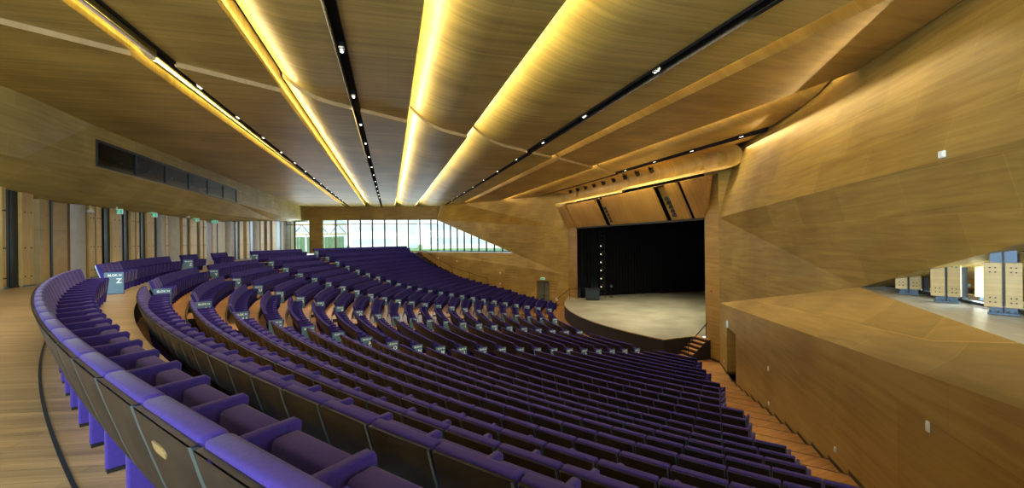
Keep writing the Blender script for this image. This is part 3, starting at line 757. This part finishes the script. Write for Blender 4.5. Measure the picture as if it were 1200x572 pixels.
# dark lintel bar under the header, and lit soffit strip above it
mb = MB(); mb.obox(O0-AD*.05, OD, OL, .25, HB-.12, HB); struct(mb.build('trim_4', 'black'))
mb = MB()
q0, q1 = hp(0, 1), hp(OL+2.6, 1)
mb.poly([q0, q1, q1-AD*.9+Vector((0, 0, .2)), q0-AD*.9+Vector((0, 0, .2))])
struct(mb.build('trim_5', 'wall_l'))

# ------------------------------------------------------------------ stage
arc = [polar(21.6, 3.02+(3.765-3.02)*k/40) for k in range(41)]
tail = [Vector((10.45, 26.25, 0)), Vector((11.0, 26.1, 0)), Vector((24, 29.5, 0)), Vector((24, 52, 0)), Vector((5.6, 45.4, 0))]
out = arc+tail
mb = MB(); mb.poly([(p.x, p.y, STG) for p in out])
st = tag(mb.build('stage_platform', 'stage'), 'grey mottled curved-front stage with black apron', 'stage')
mb = MB(); sk = arc+tail[:2]
for a, b_ in zip(sk, sk[1:]): mb.poly([(a.x, a.y, FL), (b_.x, b_.y, FL), (b_.x, b_.y, STG-.03), (a.x, a.y, STG-.03)])
mb.build('apron', 'black', st)
mb = MB()
for a, b_ in zip(sk, sk[1:]):
    da = (Vector((a.x-CX, a.y-CY, 0))).normalized()*.02; mb.poly([(a.x+da.x, a.y+da.y, STG-.05), (b_.x+da.x, b_.y+da.y, STG-.05), (b_.x, b_.y, STG+.002), (a.x, a.y, STG+.002)])
mb.build('nosing', 'browntimber', st)
# stage house: walls and curtains
sh = MB()
pl = [(11.2, 26.0), (24.5, 29.5), (24.5, 52), (5.9, 46.3), (6.35, 43.7)]
for a, b_ in zip(pl, pl[1:]): sh.poly([(*a, FL), (*b_, FL), (*b_, 7), (*a, 7)])
sh.poly([(*p, 6.9) for p in pl]); struct(sh.build('wall_stage', 'black'))
def curtain(pts, z0, z1, lab, pleat=.35, amp=.09):
    mb = MB(); P = []
    for a, b_ in zip(pts, pts[1:]):
        a, b_ = Vector(a), Vector(b_); L_ = (b_-a).length; n_ = max(4, int(L_/pleat*4)); d = (b_-a)/L_; nrm = Vector((-d.y, d.x))
        for k in range(n_): P.append(a+d*L_*k/n_+nrm*amp*sin(2*pi*k/4+.3*sin(k)))
    for a, b_ in zip(P, P[1:]): mb.poly([(a.x, a.y, z0), (b_.x, b_.y, z0), (b_.x, b_.y, z1), (a.x, a.y, z1)])
    o = mb.build('stage_curtain', 'curtain'); smooth(o.data, 80); return tag(o, lab, 'curtain', 'black curtains round the stage')
curtain([(8.7, 45.6), (15.8, 47.8)], STG, 6.5, 'long black pleated curtain along the far side of the stage')
curtain([(15.6, 47.3), (24, 49.9)], STG, 6.5, 'black curtain right half, behind the back of the stage')
curtain([(6.7, 44.1), (7.9, 44.5)], STG, 6.5, 'narrow black curtain just inside the left edge of the stage opening')
curtain([(23, 30), (23, 49)], STG, 6.5, 'black backdrop curtain at the rear of the stage')
# lighting ladder
lx, ly = 8.9, 44.2
t = tag(empty('lighting_ladder', (lx, ly, STG), radians(-15)), 'tall vertical lighting tower with lamps at left of the stage', 'lighting tower')
for sx in (-.22, .22): m_ = MB(); m_.tube([(sx, 0, 0), (sx, 0, 6.8)], .03, 6); m_.build('rail', 'black', t)
m_ = MB()
for k in range(17): m_.tube([(-.22, 0, .4+k*.38), (.22, 0, .4+k*.38)], .02, 6)
m_.build('rungs', 'steel', t)
for k in range(6):
    z = 1.2+k*.8; m_ = MB(); m_.tube([(.05, 0, z+.08), (-.12, -.3, z-.1)], [.09, .13], 10); l_ = m_.build('lamp_head', 'black', t)
    m_ = MB(); m_.tube([(-.12, -.3, z-.1), (-.125, -.31, z-.108)], .07, 10); m_.build('lens', 'lampwarm', l_)
t = tag(empty('floor_stand_lamp', (9.75, 44.3, STG)), 'short black lamp stand on the stage floor beside the lighting tower', 'lamp')
m_ = MB(); m_.tube([(0, 0, 0), (0, 0, 1.1)], .03, 6); m_.build('pole', 'black', t); m_ = MB(); m_.tube([(-.2, 0, .02), (.2, 0, .02)], .03, 6); m_.tube([(0, -.2, .02), (0, .2, .02)], .03, 6); m_.build('base', 'black', t)
m_ = MB(); m_.tube([(0, .1, 1.15), (0, -.18, 1.1)], .11, 10); m_.build('head', 'edge', t)
t = tag(empty('equipment_case', (7.6, 42.6, STG), radians(-10)), 'dark blue-grey equipment case at the left edge of the stage', 'case')
m_ = MB(); m_.box(-.65, .65, -.35, .35, .08, 1.0); link('body', bevel(m_.mesh('body', 'steel'), .03, 2), t)
m_ = MB(); m_.box(-.68, .68, -.38, .38, .98, 1.08); m_.build('lid', 'black', t)
for sx in (-.5, .5):
    for sy in (-.25, .25): m_ = MB(); m_.tube([(sx-.02, sy, .04), (sx+.02, sy, .04)], .04, 8); m_.build('wheel', 'black', t)
# stairs at the right of the stage
t = tag(empty('stage_stairs', (9.45, 25.9, FL), radians(-72.5)), 'short flight of wooden steps up to the stage on the right', 'stairs')
for k in range(6):
    m_ = MB(); z = .187*(k+1); y = k*.25
    m_.box(-.35, 1.0, y, y+.28, z-.05, z); m_.build('tread', 'floor_t', t)
    m_ = MB(); m_.box(-.35, 1.0, y+.02, y+.04, z-.187, z-.05); m_.build('riser', 'black', t)
for x in (-.37, 1.02):
    m_ = MB(); m_.prism([(0, 0), (1.5, 0), (1.5, 1.06), (1.25, 1.06), (0, .10)], x-.02, x+.02); m_.build('stringer', 'black', t)
def railing(pts, posts, lab, z_of, r=.028):
    t = tag(empty('handrail', pts[0]), lab, 'handrail'); o_ = Vector(pts[0])
    m_ = MB(); m_.tube([Vector(p)-o_ for p in pts], r, 8); m_.build('rail', 'black', t)
    for p, zb in posts: p = Vector(p)-o_; m_ = MB(); m_.tube([p, (p.x, p.y, zb-o_.z)], r*.8, 8); m_.build('post', 'black', t)
railing([(9.72, 24.9, FL+.95), (11.0, 25.35, STG+.95)], [((9.74, 24.9, FL+.95), FL), ((10.9, 25.3, STG+.9), FL)], 'sloping black handrail on the right stage steps', None)
railing([(4.2, 43.0, FL+.9), (4.2, 43.0, FL+1.15), (5.5, 43.1, STG+1.0), (7.4, 43.4, STG+1.05)], [((4.2, 43.0, FL+.95), FL), ((5.5, 43.1, STG+1.0), STG), ((7.4, 43.4, STG+1.05), STG)], 'black handrail at the left corner of the stage', None)
# handrail descending along the left side wall beside the far rows
pts = []
for k in range(9):
    tt = .97-k*.07; p = Vector(wl(tt, 0))-Vector((.6, .8, 0))*.25
    rr_ = hypot(p.x-CX, p.y-CY); zi = 0
    for i in range(NR):
        if rr_ <= RI(i)+.05: zi = ZR[i]
    pts.append((p.x, p.y, zi+.95))
railing(pts, [(p, p[2]-.95) for p in pts[::2]], 'dark handrail running down the left side wall beside the far rows', None)

# ------------------------------------------------------------------ small fittings on the walls
def fitting(name, p, nrm, w_, h_, mat, lab, cat, th=.03, face=None):
    rz = atan2(nrm.y, nrm.x)+pi/2
    t = tag(empty(name, p, rz), lab, cat)
    m_ = MB(); m_.box(-w_/2, w_/2, -th, 0, -h_/2, h_/2); link('plate', bevel(m_.mesh('plate', mat), min(w_, h_)*.08, 1), t)
    m_ = MB(); m_.box(-w_*.28, w_*.28, -th-.008, -th, -h_*.3, h_*.3); m_.build('face', face or mat, t)
nR = Vector((-.962, .273, 0))
def onw(px, py):
    a = (px-600)/525.03; bb = (py-282.12)/525.03+.011*a; a2 = a-.011*bb
    t = isect((0, 0), (a2, 1), wr(0), wr(20)); return Vector((a2*t, t, CAMZ-bb*t))+nR*.005
for px, py, w_, h_, lab in ((901, 432, .07, .16, 'small white light fitting high on the lower right wall near the doorway'), (901.5, 473, .08, .12, 'white socket low on the right wall above the stepped aisle'),
                      (1089, 500, .07, .16, 'white wall light on the lower right wall nearest the camera'), (980, 527, .08, .12, 'white twin socket low on the right wall near the bottom of the photo')):
    fitting('wall_light' if h_ > .15 else 'wall_socket', onw(px, py), nR, w_, h_, 'white', lab, 'wall light' if h_ > .15 else 'socket')
fitting('door_switch', onw(849, 423.5), nR, .12, .12, 'white', 'white switch plate between the jamb and the right doorway', 'switch')
# white square on the upper right wall
def plane_pt(px, py, P, Nn_):
    a = (px-600)/525.03; bb = (py-282.12)/525.03+.011*a; a2 = a-.011*bb
    d = Vector((a2, 1, -bb)); o_ = Vector((0, 0, CAMZ)); return o_+d*((P-o_).dot(Nn_)/d.dot(Nn_))
nU = (K1-V1).cross(T1-V1).normalized()
if nU.x > 0: nU = -nU
q = plane_pt(1106, 181, V1, nU)
fitting('wall_speaker', q+nU*.01, nU, .16, .13, 'letter', 'small bright white square fitting on the upper right wall', 'wall speaker', .04)
fitting('fire_alarm', Vector((11.2, 25.2, -1.55))+Vector((-.977, -.21, 0))*.02, Vector((-.977, -.21, 0)), .12, .12, 'red', 'small red alarm button on the jamb right of the stage', 'alarm')
p = Vector((*wr(22.0), -2.80))+nR*.08
t = tag(empty('exit_sign', p, atan2(nR.y, nR.x)+pi/2), 'illuminated sign projecting above the right-hand doorway beside the stage', 'exit sign')
m_ = MB(); m_.box(-.08, .08, -.03, .03, -.16, .16); m_.build('light_box', 'letter', t); m_ = MB(); m_.box(-.06, .06, -.036, -.03, -.14, .02); m_.build('green_panel', 'green', t)
p = Vector(wl(.048, -2.72))-ln*.05
t = tag(empty('exit_sign', p, ANG_L), 'small glowing exit sign above the double door in the left side wall', 'exit sign')
m_ = MB(); m_.box(-.25, .25, -.04, .04, -.12, .12); m_.build('light_box', 'letter', t); m_ = MB(); m_.box(-.2, .2, -.046, -.04, -.09, .07); m_.build('green_panel', 'green', t)
fitting('wall_socket', Vector(wl(-.035, -4.85))-ln*.02, -ln, .28, .3, 'white', 'white box low on the left wall beside the exit door', 'socket')
for tt, z, lb in ((.66, -1.05, 'tiny white wall light on the left wall, highest of its group'), (.33, -2.3, 'tiny white wall light on the left wall above the middle rows'), (.33, -3.55, 'tiny white fitting low on the left wall just over the seats'), (.82, -.75, 'tiny wall light on left wall nearest the far windows')):
    fitting('wall_light', Vector(wl(tt, z))-ln*.02, -ln, .16, .16, 'white', lb, 'wall light')

# ------------------------------------------------------------------ seats
SP = .56
def seat_back():
    ys = [(-.010, .862), (-.052, .73), (-.095, .59), (-.14, .46), (-.19, .36)]     # rear face
    fr2 = [(-.092, .867), (-.145, .72), (-.19, .58), (-.23, .45), (-.26, .36)]   # front face
    mb = MB(); mb.prism(ys+fr2[::-1], -.272, .272); return smooth(bevel(mb.mesh('back_cushion', 'fabric'), .022, 3, 50), 50)
def seat_shell():
    ys = [(.0, .842), (-.026, .745), (-.058, .64), (-.092, .53), (-.132, .42), (-.185, .32), (-.27, .25)]
    mb = MB(); n_ = len(ys); xs = [-.268, -.258, .258, .268]
    V = []
    for x in xs:
        for y, z in ys:
            V.append((x, y+(.004 if abs(x) > .26 else .010), z))
    F = []; 
    for a in range(3):
        for k in range(n_-1): F.append((a*n_+k, (a+1)*n_+k, (a+1)*n_+k+1, a*n_+k+1))
    mi = []
    mb.v = V; mb.f = F; mb.mi = [0 if f[0]//n_ == 1 else 1 for f in F]
    # steel edge strips folded forward
    for x in (-.268, .268):
        for k in range(n_-1):
            (y0, z0), (y1, z1) = ys[k], ys[k+1]
            mb.poly([(x, y0+.004, z0), (x, y1+.004, z1), (x, y1-.016, z1-.004), (x, y0-.016, z0-.004)], 1)
    mb.poly([(-.268, .004, .842), (.268, .004, .842), (.268, -.02, .844), (-.268, -.02, .844)], 0)
    return smooth(mb.mesh('back_shell', ['shell', 'edge']), 30)
def seat_cushion():
    mb = MB(); mb.prism([(-.445, .575), (-.57, .585), (-.545, .24), (-.43, .22)], -.238, .238)
    return smooth(bevel(mb.mesh('seat_cushion', 'fabric'), .025, 3, 50), 50)
def side_panel(x=-.28):
    mb = MB(); mb.prism([(-.09, .60), (-.20, .42), (-.20, .02), (-.53, .02), (-.56, .30), (-.60, .60), (-.575, .62)], x-.028, x+.028)
    return smooth(bevel(mb.mesh('side_panel', 'fabric'), .014, 2, 50), 50)
def foot(x=-.28):
    mb = MB(); mb.box(x-.03, x+.03, -.455, -.205, 0, .022); return mb.mesh('foot', 'shell')
ME = dict(back_cushion=seat_back(), back_shell=seat_shell(), seat_cushion=seat_cushion(), side_panel=side_panel(), foot=foot())
mb = MB()
n_ = 10
for s_ in (-1, 1):
    pass
pl_pts = [(-.04+.022*cos(a), .022*sin(a)) for a in [pi/2+pi*k/6 for k in range(7)]]+[(.04+.022*cos(a), .022*sin(a)) for a in [-pi/2+pi*k/6 for k in range(7)]]
V = [(x, .004, z) for x, z in pl_pts]+[(x, -.004, z) for x, z in pl_pts]; k_ = len(pl_pts)
mb.add(V, [tuple(range(k_)), tuple(range(2*k_-1, k_-1, -1))]+[(i, (i+1) % k_, k_+(i+1) % k_, k_+i) for i in range(k_)])
plate_me = mb.mesh('number_plate', 'brass')
END = side_panel(.28)
# simple one for the distance
FV, FF, FM = [], [], []
def far_template():
    mb = MB()
    mb.prism([(-.004, .862), (-.050, .73), (-.10, .57), (-.19, .36), (-.26, .36), (-.19, .58), (-.105, .867)], -.27, .27, 0)
    mb.add([(-.262, .010, .838), (.262, .010, .838), (.262, -.038, .70), (-.262, -.038, .70), (.262, -.085, .54), (-.262, -.085, .54), (.262, -.21, .29), (-.262, -.21, .29)], [(0, 1, 2, 3), (3, 2, 4, 5), (5, 4, 6, 7)], 1)
    mb.prism([(-.445, .575), (-.57, .585), (-.545, .24), (-.43, .22)], -.238, .238, 0)
    mb.prism([(-.09, .60), (-.20, .42), (-.20, 0), (-.53, 0), (-.60, .60), (-.575, .62)], -.31, -.25, 0)
    return mb
tpl = far_template()
seats = []                                                # (i, block, index, theta)
blocks = []
AW = 1.6
Lend = lambda r: circ_line(r, LE0, LE1, 2.7) or 2.7
def Rend(r):
    t = circ_line(r, RA, RB, 4.05)
    return t if t else 4.1
for i in range(NR):
    r = RI(i)
    SH = .27/r; ta0 = AISLE[0]-SH+(2.5 if i == 0 else AW)/r
    if i == 0: ta0 = 4.0789-round((4.0789-ta0)*r/SP)*SP/r
    if i == 1: ta0 = 4.0595-round((4.0595-ta0)*r/SP)*SP/r
    bl = [('nearest block', ta0, Rend(r) if i > 0 else 4.165),
          ('second block', AISLE[1]-SH+AW/r, AISLE[0]-SH), ('third block', AISLE[2]-SH+AW/r, AISLE[1]-SH), ('fourth block', AISLE[3]-SH+AW/r, AISLE[2]-SH), ('far block', Lend(r), AISLE[3]-SH)]
    for bi, (nm, ta, tb) in enumerate(bl):
        n_ = int((tb-ta)*r/SP)
        if n_ < 1: continue
        # seats counted from the signed aisle end; start flush with the end the aisle sign stands on
        for k in range(n_):
            if bi == 0: th = ta+(k+.5)*SP/r
            else: th = tb-(k+.5)*SP/r-.02/r
            if i == 0 and bi == 2 and not (k < 4 or (8 <= k < 12)): continue
            seats.append((i, bi, k, th, n_, nm))
        blocks.append((i, bi, ta, tb, n_))
def proj(p):
    if p.y < .2: return None
    a, b_ = p.x/p.y, (CAMZ-p.z)/p.y; return 600+525*(a+.011*b_), 282.1+525*(b_-.011*a)
sc = []
for s in seats:
    i, bi, k, th, n_, nm = s; p = polar(RI(i), th, ZR[i]+.6); q = proj(p)
    ok = q and -30 < q[0] < 1300 and q[1] < 760
    size = 1/p.y if ok else 0
    sc.append(size)
order = sorted(range(len(seats)), key=lambda j: -sc[j])
near = set(j for j in order[:300] if sc[j] > 0)
PLATED = sorted({s[2] for s in seats if s[0] == 0 and s[1] == 0 and proj(polar(R0, s[3], .75)) and proj(polar(R0, s[3], .75))[0] > 150})[:3]
BN = {0: 'nearest block', 1: 'second block', 2: 'third block', 3: 'fourth block', 4: 'far block'}
for j, (i, bi, k, th, n_, nm) in enumerate(seats):
    r = RI(i); p = polar(r, th, ZR[i]); rz = th-pi/2
    if j in near:
        t = empty('auditorium_seat', p, rz)
        rown = 'row '+ROW[i]
        tag(t, 'purple folding seat in %s, %s, %s from %s' % (rown, BN[bi], ordn(k+1), 'far aisle' if bi == 0 else 'sign'), 'seat', 'purple tip-up seats')
        for nm2, me in ME.items():
            link(nm2, me, t)
        if k == (0 if bi == 0 else n_-1): link('side_panel', END, t)
        if i == 0 and bi == 0 and k in PLATED:
            pq = link('number_plate', plate_me, t); pq.location = (.08, -.018, .735); pq.rotation_euler = (-.27, 0, 0)
    else:
        o_ = len(FV); c_, s_ = cos(rz), sin(rz)
        for x, y, z in tpl.v: FV.append((p.x+x*c_-y*s_, p.y+x*s_+y*c_, p.z+z))
        for f in tpl.f: FF.append(tuple(v+o_ for v in f))
        FM += tpl.mi
        if k == (0 if bi == 0 else n_-1):
            O_ = [(-.09, .60), (-.20, .42), (-.20, 0), (-.53, 0), (-.60, .60), (-.575, .62)]; o_ = len(FV)
            for x in (.25, .31):
                for y, z in O_: FV.append((p.x+x*c_-y*s_, p.y+x*s_+y*c_, p.z+z))
            fs = [tuple(range(6)), tuple(range(6, 12))]+[(q, (q+1) % 6, 6+(q+1) % 6, 6+q) for q in range(6)]
            for f in fs: FF.append(tuple(v+o_ for v in f)); FM.append(0)
me = bpy.data.meshes.new('distant_seats'); me.from_pydata(FV, [], FF); me.materials.append(M['fabric_dim']); me.materials.append(M['shell'])
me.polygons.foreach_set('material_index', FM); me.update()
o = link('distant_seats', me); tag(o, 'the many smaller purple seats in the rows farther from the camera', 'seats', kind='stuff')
print('seats', len(seats), 'near', len(near))
# row signs
def text_mesh(s, size, name):
    cu_ = bpy.data.curves.new(name, 'FONT'); cu_.body = s; cu_.size = size; cu_.extrude = .002; cu_.align_x = 'RIGHT'; cu_.offset = size*.02
    ob = bpy.data.objects.new(name, cu_); C.objects.link(ob); dg = bpy.context.evaluated_depsgraph_get(); dg.update()
    me = bpy.data.meshes.new_from_object(ob.evaluated_get(dg)); bpy.data.objects.remove(ob); me.materials.clear(); me.materials.append(M['letter']); return me
blok_me = text_mesh('BLOK N', .085, 'block_text')
let = {c: text_mesh(c, .19, 'row_letter') for c in ROW}
board = MB(); board.box(-.012, .012, -.215, .215, 0, .61); board.v = [(x-.012, y, z) for x, y, z in board.v]; board_me = bevel(board.mesh('board', 'sign'), .004, 1)
bm_ = MB(); bm_.add([(x, y, z) for x in (-.016, .016) for y, z in ((-.225, -.015), (.225, -.015), (.225, .622), (-.225, .622))], [(0, 1, 2, 3), (7, 6, 5, 4), (0, 4, 5, 1), (1, 5, 6, 2), (2, 6, 7, 3), (3, 7, 4, 0)]); rim_me = bm_.mesh('rim', 'fabric')
for i, bi, ta, tb, n_ in blocks:
    if bi == 0: continue
    r = RI(i)
    th = tb+.052/r
    p = polar(r-(.42 if i == 0 else .34), th, ZR[i]+.02)
    if proj(p) is None: continue
    rz = th-pi/2
    t = tag(empty('row_sign', p, rz), 'blue row-end sign with letter %s at the %s aisle' % (ROW[i], {1: 'nearest', 2: 'second', 3: 'third', 4: 'farthest'}[bi]), 'sign', 'blue letter signs at the row ends')
    link('board', board_me, t); link('rim', rim_me, t)
    for me_, zz, yy in ((blok_me, .50, -.17), (let[ROW[i]], .30, -.17)):
        q = link('lettering', me_, t)
        # the text faces the aisle (+x of the board), reading from outer to inner side
        q.rotation_euler = (pi/2, 0, -pi/2); q.location = (-.026, yy, zz)

# ------------------------------------------------------------------ lights
def area(name, loc, rot, sx, sy, e_, col=(1, .79, .42), spread=None):
    l = bpy.data.lights.new(name, 'AREA'); l.shape = 'RECTANGLE'; l.size = sx; l.size_y = sy; l.energy = e_; l.color = col
    if spread: l.spread = spread
    o = bpy.data.objects.new(name, l); C.objects.link(o); o.location = loc; o.rotation_euler = rot; return o
def cove_light(c, z, u0, u1, power, tilt):
    """long strip aimed across the shells; tilt 0 = straight up, 90 = towards +c"""
    um = (u0+u1)/2; x, y = cu(c, um)
    o = area('cove_light', (x, y, CEIL(y)+z), (0, 0, 0), u1-u0, .06, power)
    d = Vector((WV.x*sin(radians(tilt)), WV.y*sin(radians(tilt)), cos(radians(tilt))))
    xax = Vector((UV.x, UV.y, 0)); zax = -d; yax = zax.cross(xax); 
    from mathutils import Matrix
    m = Matrix((xax, yax, zax)).transposed(); o.rotation_euler = m.to_euler()
WPM = 9.5
for c, z, u0, u1, pw in ((-6.00, .08, 3, 62, .45), (-3.17, .12, 0, 62, 1.1), (.73, .12, -4, 62, 1.4), (3.43, .12, -4, 62, 1.5), (9.02, .18, 3, 58, .5), (12.98, .18, 10, 52, 1.2)):
    cove_light(c, z, u0, u1, WPM*(u1-u0)*pw, 30)
# downlighting from the black slots
for c, u0, u1, pw in ((-5.49, 8, 58, 3.2), (-1.1, 4, 58, 1.4), (7.29, 8, 54, 2.2), (16.0, 18, 44, 2.2)):
    x, y = cu(c, (u0+u1)/2)
    o = area('slot_downlight', (x, y, CEIL(y)+.03), (0, 0, ANG_C), u1-u0, .15, 8*(u1-u0)*pw, (1, .83, .58), radians(150))
# stage wash
for x, y, e_ in ((11.5, 33, 900), (11.5, 39, 700), (8.5, 30, 500)):
    area('stage_wash', (x, y, 5.6), (0, 0, radians(15)), 1.5, 4, e_*.42, (1, .92, .66), radians(100))
# strip over the header
o = area('header_wash', (hp(9, 1)+AD*.30+Vector((0, 0, .30))), (0, 0, 0), 18, .06, 120); 
from mathutils import Matrix
zax = (AD*.62+Vector((0, 0, .78))).normalized(); xax = OD; yax = zax.cross(xax); o.rotation_euler = Matrix((xax, yax, zax)).transposed().to_euler()
area('right_wall_wash', (10.0, 16.0, 6.0), (0, radians(35), ANG_R-pi/2), .5, 14, 260, (1, .75, .36))

# daylight pouring in through the glass walls (rear, far end and right terrace)
def aim(o, d): o.rotation_euler = Vector(d).to_track_quat('-Z', 'Y').to_euler()
o = area('rear_window_daylight', (-7.5, -9, 2.6), (0, 0, 0), 26, 4.5, 3000, (.86, .94, 1)); aim(o, (-.05, 1, .05))
o = area('far_window_daylight', (-20, 62, 2.6), (0, 0, 0), 20, 4, 650, (.80, .92, 1)); aim(o, (.15, -1, .0))
o = area('terrace_daylight', (10.6, 9.5, .65), (0, 0, 0), 12, 1.0, 420, (.85, .94, 1)); o.location = (9.9, 9.2, .6); aim(o, (-.951, .31, .0)); o.rotation_euler = Vector((-.951, .31, 0)).to_track_quat('-Z', 'Z').to_euler()
l = bpy.data.lights.new('sun', 'SUN'); l.energy = 4; l.angle = .02; l.color = (1, .96, .9); o = bpy.data.objects.new('sun', l); C.objects.link(o); aim(o, (.25, .6, -.75))
# daylight: overcast sky
w = bpy.data.worlds.new('sky'); bpy.context.scene.world = w; w.use_nodes = True; nt = w.node_tree
bg = nt.nodes['Background']; tc = nt.nodes.new('ShaderNodeTexCoord'); sp = nt.nodes.new('ShaderNodeSeparateXYZ'); rp = nt.nodes.new('ShaderNodeValToRGB')
nt.links.new(tc.outputs['Generated'], sp.inputs[0]); nt.links.new(sp.outputs[2], rp.inputs[0]); nt.links.new(rp.outputs[0], bg.inputs[0])
rp.color_ramp.elements[0].position = .0; rp.color_ramp.elements[0].color = (.80, .92, 1, 1); rp.color_ramp.elements[1].position = .6; rp.color_ramp.elements[1].color = (.50, .70, 1, 1)
bg.inputs[1].default_value = 2.6

# ------------------------------------------------------------------ camera
cam = bpy.data.cameras.new('camera'); co = bpy.data.objects.new('camera', cam); C.objects.link(co)
cam.sensor_width = 36; cam.lens = 36*525.03/1200; cam.shift_y = -3.88/1200; cam.clip_start = .05; cam.clip_end = 500
co.location = (0, 0, CAMZ); co.rotation_mode = 'QUATERNION'
from mathutils import Quaternion
co.rotation_quaternion = Quaternion((0, 0, 1), 0) @ Quaternion((1, 0, 0), pi/2) @ Quaternion((0, 0, 1), -.011)
S = bpy.context.scene; S.camera = co
S.view_settings.view_transform = 'Standard'; S.view_settings.look = 'None'; S.view_settings.exposure = .22
S.cycles.max_bounces = 7; S.cycles.diffuse_bounces = 4; S.cycles.transparent_max_bounces = 12; S.cycles.sample_clamp_indirect = 4
